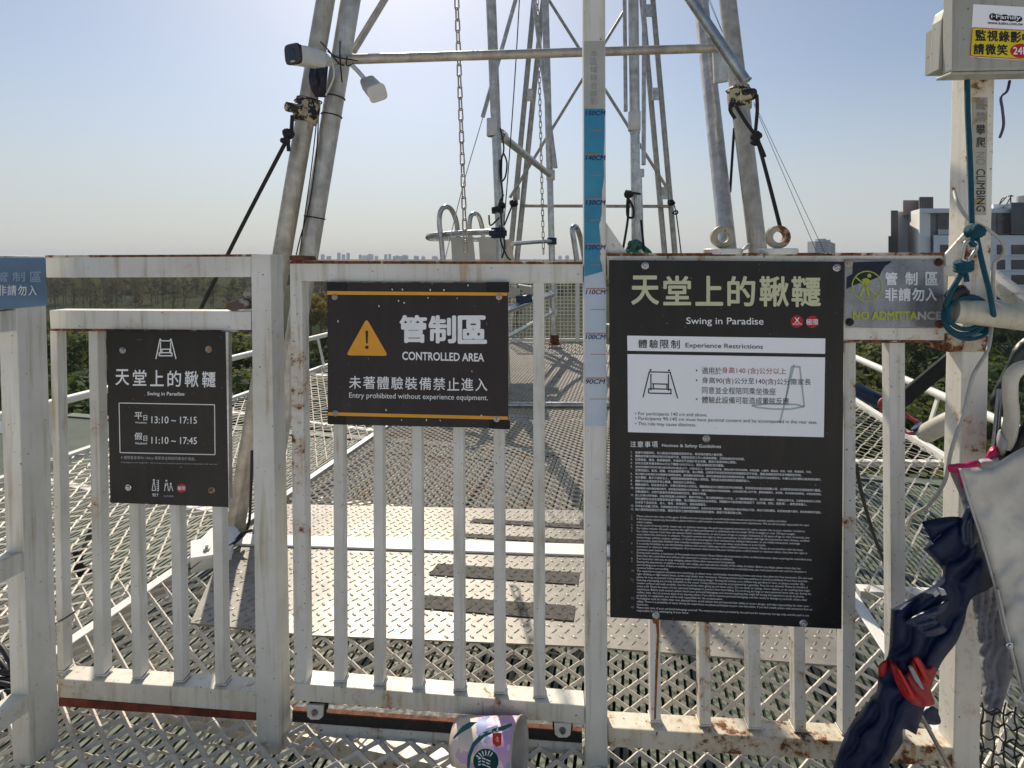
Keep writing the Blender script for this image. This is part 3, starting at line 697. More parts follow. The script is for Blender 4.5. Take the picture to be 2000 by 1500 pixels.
EN = ['1.|Please observe the rules of the game. If there are too many people, we will implement crowd control to maintain quality and safety.', '2.|If the harness causes any discomfort, please inform a staff member in advance for assistance with adjustments. We are all mutually responsible for each', "|other's safety.",
      '3.|In the event of strong winds, heavy rain, or typhoon warnings, the park may suspend operations for safety reasons due to poor weather conditions.', '4.|For safety reasons, the park reserves the right to deny participation to individuals who are under 90 cm in height or over 120 kg in weight.', '5.|For safety reasons, if you have any special health considerations, or are 5 years of age or younger (inclusive) or 65 years of age or older (inclusive), you',
      '|must inform the instructor in advance. The park reserves the right to deny participation to individuals with high blood pressure, heart disease, cerebral', '|hemorrhage, asthma, surgery, epilepsy, or those who are pregnant, have osteoporosis, habitual dislocation, or are visibly intoxicated, seemingly', '|unconscious, physically disabled, have recently undergone surgery, or have any other acute illness or poor health.',
      '6.|It is strictly forbidden to use the facilities without the correct safety gear and a certified instructor present. Please do not interfere with the lanes,', '|instructor or obstruct other participants. If an instructor determines that your actions pose a safety hazard or obstruct others, they have the right to', '|terminate your session.',
      '7.|During each session, a maximum of five people are permitted. Please follow the instructions of the certified instructor when entering the controlled area.', "|Entry into the controlled area without the instructor's consent is strictly prohibited.", '8.|If an instructor asks you to stop swinging, please follow their instructions immediately.', '9.|During the experience, in addition to your own safety, you must also be mindful of the safety of others. Before you begin, please check that the',
      '|surrounding area is clear. If there is anything unusual or unauthorized personnel in the controlled area, you must pause and wait until the situation is', '|resolved before proceeding.', '10.|The experience requires extensive arm stretching, so please wear comfortable, loose-fitting clothes and shoes that allow for free movement. Do not wear', '|tight clothing or high-heeled shoes, as this may hinder your movement. Wearing scarves and long necklaces is strictly prohibited. If you have long hair,',
      '|please tie it up to prevent it from getting tangled and posing danger. During the activity, your clothes may get dirty or torn, so please consider this.', '11.|Running and playing are strictly forbidden in the venue. Young children must be accompanied by a guardian. Pets are not allowed. Please be mindful of', '|uneven surfaces and walk carefully. Use the handrails when going up and down stairs. Do not climb on railings, throw objects, or do anything that might', '|cause a fall. Please be aware of your personal belongings to prevent them from falling. Do not bring any bags or store personal items with you during the',
      '|experience. Before each session, please check your personal belongings and remove anything that might fall during the experience (such as phones,', '|wallets, keys, etc.) to prevent them from injuring others. If you fail to remove personal belongings and this results in damage to yourself, others, their', '|property, or equipment, you will be held responsible for the compensation.', '12.|Participants must act within their own physical limits, avoid actions that are beyond their ability or pose a danger, and take responsibility for their own',
      '|safety. There is a possibility of injury during the experience, so please participate at your own discretion. If you feel unwell, please seek assistance from an', '|instructor.', '13.|Please take care of your personal belongings yourself. The temporary lockers provided by the park are for temporary storage only, and the park is not', '|responsible for the safekeeping of your items.']
y = 1004.5
for i, ln in enumerate(EN):
    no, s = ln.split('|'); sl = .036 + i * .0004
    if no: text(nb, 'lettering', M['ink_grey'], no, ('run', (1232.5, y + 4.6), 5.4, sl), o_)
    text(nb, 'lettering', M['ink_white'], s, ('run', (1243.5, y + 5.0), 5.5, sl), o_); y += 5.95
for x, y in ((1260, 519), (1634, 523), (1379.5, 856.5), (1281, 1202), (1569, 1217)): bolt(nb, x, y, -.0142, .0054, M['galv_bright'])
mb = MB(); rr = random.Random(5)                                  # rust runs below the lower screw
flat(mb, [(1274, 1209), (1287, 1210), (1287.5, 1240), (1285, 1300), (1281, 1405), (1277.5, 1405), (1280, 1300), (1283, 1240), (1281, 1219), (1275, 1217)], .0175)
build('rust_run', mb, M['rust_run'] if 'rust_run' in M else M.setdefault('rust_run', simple('rust_run', (.30, .085, .012), .8, 0, .5, 60, .2)), nf)

# -- no admittance plates
na = thing('no_admittance_sign', 'peeling metallic NO ADMITTANCE sign with a crossed out walking figure, right of the notice board', 'sign', PF(1746, 640))
signboard(na, 'board', [(1650, 506), (1843, 508), (1843, 640), (1651, 639)], -.004, .003, M['board_steel'])
o_ = -.0045
mb = MB(); flat(mb, [(1666, 512), (1741, 510), (1738, 514), (1728, 520), (1722, 530), (1717, 541), (1706, 545), (1697, 549), (1690, 552), (1680, 553), (1668, 557), (1656, 563), (1653, 566), (1654, 541), (1665, 535)], o_); build('peeled_film', mb, M['board_navy'], na)
o3 = o_ - .0005
mb = MB(); disc(mb, 1693.5, 559, 30.3, o3, n=44, rin=28); stroke(mb, (1671, 541), (1714, 578), 2.6, o3)
disc(mb, 1698, 538.5, 4, o3); flat(mb, [(1683, 546), (1691, 543), (1697, 545), (1701, 550), (1697, 553), (1686, 553)], o3); stroke(mb, (1688, 559), (1679, 580), 4, o3); stroke(mb, (1692, 559), (1697, 580), 4, o3); stroke(mb, (1690, 552), (1690, 561), 6, o3); stroke(mb, (1700, 550), (1707, 556), 2.4, o3)
build('no_walking_symbol', mb, M['ink_lime'], na)
for i, ch in enumerate('管制區'): text(na, 'lettering', M['ink_white'], ch, rect(1729 + i * 39.5, 532, 1752 + i * 39.5, 556.5), o3, .03)
for i, ch in enumerate('非請勿入'): text(na, 'lettering', M['ink_white'], ch, rect(1729 + i * 26.3, 563, 1752 + i * 26.3 - (i == 3) * 2, 587.5), o3, .03)
text(na, 'lettering', M['ink_lime'], 'NO ADMITTA', rect(1666, 608.5, 1791, 624), o3, .05)
text(na, 'lettering', M['ink_grey'], 'NCE', rect(1793, 609, 1838, 624), o3, .04)
for x, y, m_ in ((1657.5, 514.5, 'galv_warm'), (1833, 512, 'rust'), (1659, 629, 'dark'), (1835, 633, 'rust')): bolt(na, x, y, -.0042, .0055, M[m_])
sfp = plane(p1 + SNr * .004, SNr)                                 # the plate on the side fence
ns = thing('no_admittance_sign', 'pale blue reflecting plate with white characters at the left edge on the side fence', 'sign', p1 + UP * 1.05)
a = p1 + SNr * .003 + SD * .062
build('board', MB().prism([a + UP * 1.056, a - SD * .40 + UP * 1.056, a - SD * .40 + UP * 1.168, a + UP * 1.168], -SNr * .003), M['board_blue'], ns, .0006)
for i, ch in enumerate('管制區'): text(ns, 'lettering', M['ink_pale'], ch, rect(-10 + i * 34.5, 531, 16 + i * 32, 550), .0, .012, sfp)
for i, ch in enumerate('非請勿入'): text(ns, 'lettering', M['ink_white'], ch, rect(-6 + i * 20.5, 557, 12 + i * 19.7, 577), .0, .012, sfp)

# -- height scale on the post
hsx = thing('height_scale', 'blue height ruler strip marked 90CM to 150CM stuck on the post', 'height chart', PF(1162, 850))
mb = MB(); mb.bar([(1141, 212), (1181, 212), (1181, 262), (1179, 300), (1180, 345), (1176, 372), (1175, 420), (1170, 440), (1173, 470), (1172, 505), (1176, 520), (1177, 530), (1141, 540)], -.0022, .001)
def scale_mat(name, a, b_):
    m, t, b = mat(name); v = pos(t); x = noi(t, v, 9, 5, .65)
    t.links.new(mixc(t, ramp(t, x, .35, .68), a, b_), b.inputs['Base Color']); b.inputs['Roughness'].default_value = .42; return m
build('blue_strip', mb, scale_mat('scale_blue', (.014, .19, .34), (.04, .28, .44)), hsx)
mb = MB(); mb.bar([(1141, 540.5), (1177, 530.5), (1184, 560), (1185, 832), (1144, 832)], -.0022, .001)
build('faded_strip', mb, scale_mat('scale_faded', (.55, .61, .68), (.44, .55, .67)), hsx)
mb = MB()
for k in range(7):
    y = 214 + 87.4 * k
    x0, x1 = (1144, 1178) if k else (1144, 1176)
    if k: stroke(mb, (x0, y), (min(x1 + 5, 1183) if k > 3 else x1 - 4, y), 2.0, -.0026)
    stroke(mb, (1153 if k < 4 else 1153, y + 41), (1175 if k < 3 else 1172 if k < 4 else 1183, y + 41), 1.2, -.0026)
    s = str(150 - 10 * k) + 'CM'
    text(hsx, 'lettering', M['ink_navy'], s, rect(1144, y + 2.2, 1183 if k != 6 else 1182, y + 11.2), -.0026, .018, shear=.18)
build('tick_lines', mb, M['ink_orange'], hsx)
mb = MB(); mb.bar([(1141, 80), (1181, 80), (1181, 211), (1141, 211)], -.0018, .0006); build('faded_label', mb, M['plastic_grey'], hsx)
for i, ch in enumerate('本區域錄音錄影'): text(hsx, 'lettering', M['ink_faded'], ch, rect(1153, 98 + i * 15.6, 1167, 111 + i * 15.6), -.0022)

# ================================================================== safety nets beside the walkway
def net(label, l0, l1, z1, a0, a1, group):
    s = 1 if l1 > l0 else -1
    t = thing('safety_net', label, 'safety net', W((l0 + l1) / 2, 2.5, 0), group)
    mb = MB(); ox = W(min(l0, l1), a0, 0 if s > 0 else z1); ux = (W(max(l0, l1), a0, z1 if s > 0 else 0) - ox)
    L = ux.length; expanded(mb, ox, WD, ux.normalized() * 1.0, a1 - a0, L, .098, .066, .0068, .003, .5, None, .012)
    build('mesh', mb, M['white_mesh'], t)
    mb = MB(); mb.beam(W(l1, a0, z1), W(l1, a1, z1), .04, .04); build('rim', mb, M['white_clean'], t, .002)
    for a in (2.1, 3.35, 4.6, 5.9, 7.1):
        mb = MB(); mb.beam(W(l0, a, -.02), W(l1, a, z1 - .02), .045, .03); build('cross_bar', mb, M['white_clean'], t, .002)
    mb = MB(); mb.tube([W(l1 + s * .07, a0 - .3, .37), W(l1 + s * .07, a1, .37)], .024, 16); build('guard_rail', mb, M['white_clean'], t)
    for a in (2.3, 3.6, 4.9, 6.2):
        mb = MB(); mb.beam(W(l1, a, z1), W(l1 + s * .07, a, .355), .03, .01); build('bracket', mb, M['white_clean'], t)
net('large white expanded metal safety net left of the walkway with guard rail', -1.70, -3.04, .066, .9, 7.4, 'safety nets beside the walkway')
net('narrow white safety net on the right of the walkway behind the no admittance sign', .80, 1.70, .066, .9, 7.4, 'safety nets beside the walkway')

# ================================================================== swing tower
tw = thing('swing_tower', 'tall galvanised pipe tower on pairs of leaning legs, carrying the swing', 'tower', G(620, 1040))
def pipe(t, name, pts, r, m='galv', n=18): return build(name, MB().tube(at(pts), r, n), M[m], t)
def ext(x0, y0, Y0, x1, y1, Y1, y2):    # extend the pipe seen between two pixels, straight in space, up to row y2
    a, b = P(x0, y0, Y0), P(x1, y1, Y1); return [a + (b - a) * (-k) for k in (0,)] + [b]
def leg(name, lo, hi, r, m, up=1.6, dn=0.0):
    a, b = P(*lo), P(*hi); d = (b - a); return build(name, MB().tube([a - d * dn, b + d * up], r, 20), M[m], tw)
leg('leg', (551, 497, 2.35), (636, 0, 2.40), .0392, 'galv_warm', 1.6, 1.12)
leg('leg', (603, 497, 2.42), (685, 0, 2.44), .0425, 'galv', 1.6, .95)
leg('leg', (1422, 493, 2.62), (1369, 0, 3.30), .0412, 'galv', 1.6, .75)
leg('leg', (1480, 490, 2.62), (1421, 0, 2.86), .0425, 'galv_warm', 1.6, .75)
for a, b in ((((997, 493, 8.0), (1043, 0, 8.4))), ((1011, 493, 8.0), (1061, 0, 8.4)), ((1298, 493, 8.0), (1254, 0, 8.4)), ((1318, 493, 8.0), (1275, 0, 8.4))):
    leg('leg', a, b, .041, 'galv_far', 1.6, .6)
build('crossbar', MB().tube([P(648, 117, 2.30), P(1401, 94, 2.62)], .0205, 20), M['galv_warm'], tw)
pipe(tw, 'far_crossbar', [(1022, 402, 8.0), (1310, 403, 8.0)], .024, 'galv_far')
pipe(tw, 'brace', [(690, 100, 2.55), (842, -150, 2.9)], .0165, 'galv_warm')
o = pipe(tw, 'brace', [(1456, 158, 2.42), (1343, -10, 2.52), (1240, -160, 2.6)], .0235, 'galv_bright')
mb = MB(); c = P(1458, 160, 2.42); d = (P(1456, 158, 2.42) - P(1343, -10, 2.52)).normalized()
mb.lathe(P(1456, 158, 2.42), d, [(.0235, 0), (.027, .001), (.027, .006), (.020, .006), (.020, -.03), (.001, -.03)], 20); build('pipe_end', mb, M['galv'], o)
for a, b in (((1068, -6, 8.2), (1302, 366, 8.0)), ((1219, 22, 8.2), (996, 386, 8.0))): pipe(tw, 'brace', [a, b], .022, 'galv_far')
def plate(t, px, Y, th=.008, m='galv', name='spacer_plate'):
    return build(name, MB().prism([P(x, y, Y) for x, y in px], Vector((0, th, 0))), M[m], t, .001)
plate(tw, [(1393, 93), (1402, 84), (1422, 100), (1423, 158), (1396, 162)], 2.66, .02)
for x, y in ((1036, 185), (1011, 378)): plate(tw, [(x - 6, y - 12), (x + 5, y - 12), (x + 4, y + 12), (x - 7, y + 12)], 8.05, .02)
for x, y in ((1267, 20), (1280, 183), (1297, 377)): plate(tw, [(x - 6, y - 12), (x + 6, y - 12), (x + 7, y + 12), (x - 5, y + 12)], 8.05, .02)
def peel_mat(name, under, over, k):
    m, t, b = mat(name); v = pos(t); x = noi(t, v, 22, 5, .7)
    t.links.new(mixc(t, ramp(t, x, k, k + .03), under, over), b.inputs['Base Color']); b.inputs['Roughness'].default_value = .6
    bump(t, b, ramp(t, x, k, k + .03), .5, .003); return m
M['peel'] = peel_mat('peeling_black', (.50, .43, .30), (.014, .014, .018), .50)
M['peel2'] = peel_mat('peeling_cream', (.014, .015, .02), (.55, .48, .30), .50)
def along(lo, hi, y): k = (y - lo[1]) / (hi[1] - lo[1]); return P(lo[0] + (hi[0] - lo[0]) * k, y, lo[2] + (hi[2] - lo[2]) * k)
def clamp(label, lo, hi, ya, yb, r, m, flap):
    a, b = along(lo, hi, ya), along(lo, hi, yb); ax = (b - a); L = ax.length
    t = thing('pole_clamp', label, 'clamp', b, 'peeling clamps on the tower legs')
    mb = MB(); mb.smooth = True; mb.lathe(a, ax, [(r, 0), (r + .010, .002), (r + .013, L * .3), (r + .013, L * .7), (r + .009, L - .002), (r, L)], 28); build('collar', mb, m, t)
    mb = MB(); mb.tube(spline([P(*q) for q in flap[0]], 5), flap[1], 14); build('lug', mb, m, t)
    mb = MB(); mb.tube([a.lerp(b, .1) + Vector((math.cos(k * .3927), math.sin(k * .3927) * .9, .006 * math.sin(k))) * (r + .0165) for k in range(16)], .0028, 6, True); build('tie', mb, M['black'], t)
clamp('peeling black clamp with a sideways lug on the left tower leg below the cameras', (551, 497, 2.35), (636, 0, 2.40), 194, 240, .041, M['peel'], ([(590, 214, 2.29), (575, 211, 2.28), (561, 208, 2.285)], [.022, .024, .019] + [.021] * 8))
clamp('cream and black peeling clamp on the right tower leg, tied with dark rope', (1480, 490, 2.62), (1421, 0, 2.86), 172, 214, .044, M['peel2'], ([(1446, 186, 2.60), (1460, 184, 2.59), (1470, 184, 2.60)], [.030, .030, .026] + [.028] * 8))
# base plate of the left leg
mb = MB(); mb.prism([G(x, y, .05) for x, y in ((372, 1062), (392, 1058), (412, 1037), (458, 1032), (470, 1046), (452, 1074), (414, 1090), (372, 1096))], UP * .012)
o = build('base_plate', mb, M['white_clean'], tw, .002)
mb = MB(); mb.prism([G(372, 1096, .05), G(372, 1062, .05), G(458, 1034, .05), G(452, 1074, .05)], -UP * .05); build('pedestal', mb, M['white_clean'], tw, .002)
mb = MB(); mb.lathe(G(404, 1074, .062), UP, [(.013, 0), (.013, .008), (.006, .008), (.006, .02), (.001, .02)], 6); build('anchor_bolt', mb, M['steel'], o)

# ================================================================== boarding poles and the swing itself
bp = thing('boarding_frame', 'upright galvanised poles with white couplings that the swing seat is docked against', 'pole frame', G(982, 748))
YE, YF = 4.6, 7.0
for (lo, hi, r) in (((981, 560, YE), (959, 0, YE), .0430), ((1080, 580, YF), (1065, 0, YF), .0445), ((1243, 500, 4.5), (1237, 0, 4.5), .0420), ((1254, 500, YF), (1249, 338, YF), .030)):
    a, b = P(*lo), P(*hi); d = (b - a) / (b.z - a.z); top = b + d * (1.5 if hi[1] == 0 else 0)
    bot = a - d * a.z
    if hi[1] == 0:
        zc = {.0430: 2.25, .0445: 2.22, .0420: 2.2}[r]; mid = a + d * (zc - a.z)
        build('pole', MB().tube([mid, top], r, 20), M['galv'], bp); build('pole', MB().tube([bot, mid], r * .93, 20), M['galv_bright'], bp)
    else: build('pole', MB().tube([bot, top], r, 16), M['galv_bright'], bp)
def coup(c, ax, r, L, m='plastic_white', name='coupling'):
    mb = MB(); mb.smooth = True; ax = Vector(ax).normalized()
    mb.lathe(Vector(c) - ax * L / 2, ax, [(r * .9, 0), (r, .004), (r, L - .004), (r * .9, L)], 22); return build(name, mb, M[m], bp)
coup(P(963, 249, YE), UP, .055, .15); coup(P(1075.5, 342, YF), UP, .056, .13); coup(P(1239, 237, 4.5), UP, .052, .16); coup(P(1252, 338, YF), UP, .042, .1)
a = P(975, 262, YE - .02); b = P(1074, 342, YF)
build('top_rail', MB().tube([a, b], .036, 18), M['galv'], bp); coup(a.lerp(b, .03), b - a, .052, .10)
for z in (.71, .47):
    a = Vector((P(981, 600, YE).x, YE, z)); b = Vector((P(1081, 590, YF).x, YF, z)); build('hand_rail', MB().tube([a - (b - a) * .2, b], .036 if z > .6 else .022, 16), M['galv_bright'], bp)
    coup(b, UP, .05, .1)
mb = MB(); mb.lathe(P(1083, 672, 7.0) * 1.0, UP, [(.10, 0), (.10, .012), (.06, .02), (.055, .12), (.04, .12)], 16); build('foot', mb, M['rust'], bp)
for c, Y in (((973, 455), YE), ((1078, 471), YF)): coup(P(*c, Y), UP, .062, .09, 'blue_clamp', 'clamp')
mb = MB(); mb.tube([P(955, 455, YE - .06), P(990, 455, YE - .06)], .026, 14); build('clamp', mb, M['blue_clamp'], bp)
for pts, r in (([(1007, -60, 4.9), (1007, 0, 4.9), (943, 228, 4.62)], .0185), ([(1034, -60, 7.1), (1042, 0, 7.1), (1085, 328, 6.92)], .028), ([(1220, -60, 4.6), (1220, 0, 4.6), (1222, 217, 4.45)], .0165), ([(1258, -60, 7.1), (1258, 0, 7.1), (1257, 322, 6.92)], .028)):
    pipe(bp, 'stay', pts, r, 'galv', 14)
for c, Y in (((972, 410), YE - .02),):                            # dark straps wound round the pole
    mb = MB()
    for q in range(5): 
        zz = P(*c, Y); mb.tube([zz + Vector((math.cos(k * .524) * .047, math.sin(k * .524) * .047, -.02 + q * .010 + .006 * math.sin(k + q))) for k in range(12)], .0065, 6, True)
    build('strap', mb, M['rope_dark'], bp)

sw = thing('swing', 'cream two row swing bench with looped steel armrests docked high on the poles', 'swing', P(930, 520, 5.2))
YS = 5.0
def tub(t, name, pts, r, m='galv_far', k=6): return build(name, MB().tube(spline(at(pts), k), r, 14), M[m], t)
tub(sw, 'rail', [(960, 453, 4.7), (905, 455, 4.9), (850, 459, 5.1), (836, 463, 5.2), (846, 466, 5.3), (885, 466, 5.6), (940, 468, 5.9)], .026, 'galv_bright')
tub(sw, 'armrest', [(866, 520, YS), (862, 470, YS), (858, 432, YS), (862, 410, YS), (873, 404, YS + .03), (884, 413, YS + .1), (892, 436, YS + .2), (895, 465, YS + .25)], .024, 'galv_bright')
tub(sw, 'armrest', [(919, 480, 5.5), (917, 440, 5.5), (920, 422, 5.5), (928, 417, 5.55), (936, 424, 5.6), (942, 446, 5.7), (944, 470, 5.7)], .024, 'galv_bright')
tub(sw, 'armrest', [(1127, 510, 5.2), (1121, 470, 5.2), (1118, 450, 5.2), (1121, 443, 5.22), (1127, 446, 5.3), (1135, 470, 5.4), (1142, 510, 5.5)], .026, 'galv_bright')
tub(sw, 'rail', [(1000, 476, 5.6), (1040, 473, 6.4), (1075, 471, 6.92)], .024, 'galv_bright')
for q, Y in (([(880, 464), (923, 461), (932, 545), (885, 545)], 5.15), ([(934, 463), (974, 461), (986, 545), (940, 545)], 5.35), ([(985, 468), (998, 466), (1010, 545), (985, 545)], 5.6)):
    mb = MB(); a, b, c, d = [P(x, y, Y) for x, y in q]; nn = 8; vs = []
    for i in range(nn + 1):
        for jx in range(nn + 1):
            p = a.lerp(b, jx / nn).lerp(d.lerp(c, jx / nn), i / nn); vs.append(p + Vector((0, .06 * math.cos((jx / nn - .5) * 2.6) - .05 * (i / nn) ** 2, 0)))
    fs = [(i * (nn + 1) + j, i * (nn + 1) + j + 1, (i + 1) * (nn + 1) + j + 1, (i + 1) * (nn + 1) + j) for i in range(nn) for j in range(nn)]
    m0 = len(vs); vs2 = [v + Vector((0, .03, 0)) for v in vs]; mb.add(vs, fs, True); mb.add(vs2, [f[::-1] for f in fs], True)
    bd = [j for j in range(nn + 1)] + [i * (nn + 1) + nn for i in range(1, nn + 1)] + [nn * (nn + 1) + j for j in range(nn - 1, -1, -1)] + [i * (nn + 1) for i in range(nn - 1, 0, -1)]
    mb.add([vs[i] for i in bd] + [vs2[i] for i in bd], [(k, (k + 1) % len(bd), len(bd) + (k + 1) % len(bd), len(bd) + k) for k in range(len(bd))])
    build('backrest', mb, M['seat'], sw)
mb = MB(); mb.bar([(862, 520), (1005, 522), (1010, 548), (870, 546)], 0, 1.0, lambda x, y, o: P(x, y, 5.0), Vector((0, 1, 0))); build('seat', mb, M['seat'], sw, .01)
for q, Y in (([(994, 566), (1003, 559), (1014, 566), (1015, 576), (1004, 583), (994, 582)], 5.3), ([(1012, 556), (1040, 560), (1043, 570), (1028, 573), (1016, 566)], 5.5)):
    mb = MB(); mb.prism([P(x, y, Y) for x, y in q], Vector((0, .2, 0))); build('footrest', mb, M['seat'], sw, .008)
mb = MB(); mb.prism([P(x, y, 5.2) for x, y in ((1006, 580), (1038, 575), (1041, 590), (1012, 596))], Vector((0, .1, 0))); build('pad', mb, M['blue_clamp'], sw, .01)

# chains
def chain(label, top, bot, Ll, wd, wire):
    a, b = P(*top), P(*bot); d = (b - a); n = int(d.length / (Ll - 2 * wire) ) + 1; d.normalize(); mb = MB()
    x = d.cross(Vector((0, 1, 0))).normalized(); y = d.cross(x)
    for k in range(n):
        c = a + d * (k * (Ll - 2.2 * wire)); s = (x * .88 + y * .47) if k % 2 else (y * .88 - x * .47)
        pts = []; rr = wd / 2 - wire / 2; hh = Ll / 2 - wire / 2 - rr
        for q in range(14):
            an = 2 * math.pi * q / 14; pts.append(c + s * (rr * math.cos(an)) + d * (rr * math.sin(an) + (hh if math.sin(an) >= 0 else -hh)))
        mb.tube(pts, wire / 2, 7, True)
    tag(build('chain', mb, M['galv_warm']), label, 'chain', 'chains hanging from the tower')
chain('near steel chain with large links hanging in front of the bench armrest', (890, -60, 3.1), (910, 512, 3.1), .083, .036, .0092)
chain('far thin looking steel chain hanging beside the far docking pole', (1049, -30, 6.4), (1062, 512, 6.4), .088, .040, .0105)

# mesh barrier at the far end of the walkway
bar_ = thing('mesh_barrier', 'white wire grid barrier at the far end of the walkway', 'barrier', P(1065, 664, 7.4))
mb = MB()
for k in range(24):
    x = 985 + k * 7.3; mb.tube([P(x, 551, 7.4), P(x, 664, 7.4)], .0045, 5)
for k in range(17): y = 551 + k * 7.05; mb.tube([P(982, y, 7.4), P(1155, y, 7.4)], .0045, 5)
build('wire_grid', mb, M['white_clean'], bar_)
for x in (1128,): mb = MB(); mb.prism([P(x - 3, 548, 7.36), P(x + 4, 548, 7.36), P(x + 4, 668, 7.36), P(x - 3, 668, 7.36)], Vector((0, .04, 0))); build('post', mb, M['white_clean'], bar_)
for y in (551, 664): build('frame', MB().beam(P(980, y, 7.4), P(1160, y, 7.4), .03, .04), M['white_clean'], bar_)

# ================================================================== cameras on the crossbar
def orient(zv, roll=0.0):
    z = Vector(zv).normalized(); x = UP.cross(z).normalized(); y = z.cross(x)
    return x * math.cos(roll) + y * math.sin(roll), y * math.cos(roll) - x * math.sin(roll), z
def lofted(mb, c, ax, secs, nn=24, pw=5.0):     # rounded box sections [(h, w, d)]
    x, y, z = ax; vs = []
    for h, w_, d_ in secs:
        for k in range(nn):
            a = 2 * math.pi * k / nn; ca, sa = math.cos(a), math.sin(a); s = (abs(ca) ** pw + abs(sa) ** pw) ** (-1 / pw)
            vs.append(c + z * h + x * (ca * s * w_ / 2) + y * (sa * s * d_ / 2))
    m = len(secs); mb.add(vs, [(i * nn + k, i * nn + (k + 1) % nn, (i + 1) * nn + (k + 1) % nn, (i + 1) * nn + k) for i in range(m - 1) for k in range(nn)], True)
    mb.add(vs[:nn], [tuple(range(nn - 1, -1, -1))], False); mb.add(vs[-nn:], [tuple(range(nn))], False)
c1 = P(574, 106, 2.10); ax = orient((-.50, -.86, -.14), -.06)
t = thing('security_camera', 'white box shaped security camera facing left with a dark square lens window', 'camera', c1)
mb = MB(); lofted(mb, c1, ax, [(-.150, .03, .03), (-.140, .058, .052), (-.115, .078, .066), (-.02, .088, .073), (0, .090, .075)]); build('body', mb, M['plastic_white'], t)
mb = MB(); lofted(mb, c1, ax, [(-.001, .0915, .0765), (.006, .0915, .0765), (.009, .085, .07)]); o = build('lens_window', mb, simple('dark_glass', (.012, .014, .018), .12, 0, .1, 5, 0), t)
mb = MB(); mb.smooth = True; mb.lathe(c1 + ax[2] * .009, ax[2], [(.0001, .0015), (.014, .0015), (.019, .002), (.021, .0003)], 24); build('lens', mb, M['blue_clamp'], o)
mb = MB(); lofted(mb, c1 + ax[2] * .0085 - ax[1] * .027, ax, [(0, .026, .008), (.0014, .025, .007)]); build('infrared_strip', mb, M['plastic_grey'], o)
mb = MB(); e_ = c1 - ax[2] * .145; mb.tube(spline([e_, P(634, 112, 2.2), P(640, 122, 2.25), P(652, 118, 2.28)], 5), .016, 14); build('mount', mb, M['plastic_white'], t)
mb = MB(); mb.tube(spline([P(636, 104, 2.2), P(648, 120, 2.24), P(652, 150, 2.3), P(636, 186, 2.33)], 6), .0042, 8); build('lead', mb, M['plastic_white'], t)
c2 = P(736, 181, 2.14); ax2 = orient(P(737, 184, 2.10) - P(702, 145, 2.26), .5)
t = thing('security_camera', 'grey bullet security camera hanging under the crossbar pointing down to the right', 'camera', c2)
mb = MB(); lofted(mb, c2, ax2, [(-.115, .05, .046), (-.108, .062, .056), (-.01, .066, .060), (0, .066, .060)]); build('body', mb, M['plastic_grey'], t)
mb = MB(); lofted(mb, c2, ax2, [(-.004, .070, .063), (.008, .074, .066), (.009, .066, .058)]); build('hood', mb, M['plastic_white'], t)
mb = MB(); mb.tube(spline([c2 - ax2[2] * .11, P(700, 140, 2.27), P(692, 132, 2.28), P(686, 126, 2.29)], 5), .0095, 12); build('mount', mb, M['plastic_white'], t)
# wrapped leads between the two left legs
mb = MB()
for k in range(7): mb.tube(spline([P(612 + k * 4, 128, 2.33), P(608 + k * 4.4, 150 + 6 * math.sin(k), 2.30 - .012 * (k % 3)), P(612 + k * 3.4, 172, 2.31), P(620 + k * 2, 187, 2.34)], 5), .011, 8)
tag(build('cable_bundle', mb, simple('navy_wrap', (.018, .018, .04), .6, 0, .4, 40, .5)), 'dark wrapped bundle of camera leads tucked between the two left tower legs', 'cable')
mb = MB()
for pts in ([(640, 100, 2.27), (660, 112, 2.26), (700, 118, 2.27)], [(626, 82, 2.3), (640, 96, 2.26), (660, 122, 2.25), (672, 128, 2.27)], [(664, 80, 2.4), (664, 110, 2.26), (668, 160, 2.36)], [(678, 110, 2.26), (677, 128, 2.27), (690, 124, 2.28)]): mb.tube(spline(at(pts), 5), .0032, 6)
for y0 in (190, 226, 425): 
    lo, hi = (603, 497, 2.42), (685, 0, 2.44); c = along(lo, hi, y0); mb.tube([c + Vector((math.cos(k * .3927) * .0445, math.sin(k * .3927) * .0445, -.007 * math.cos(k * .3927))) for k in range(16)], .003, 6, True)
mb.tube(spline(at([(622, 225, 2.4), (618, 300, 2.36), (604, 400, 2.36), (585, 470, 2.38), (574, 520, 2.4)]), 6), .003, 6)
mb.tube(spline(at([(618, 240, 2.4), (608, 330, 2.37), (594, 430, 2.37), (583, 520, 2.4)]), 6), .0026, 6)
tag(build('camera_cable', mb, M['black']), 'thin black cable and ties running down the left tower leg', 'cable')

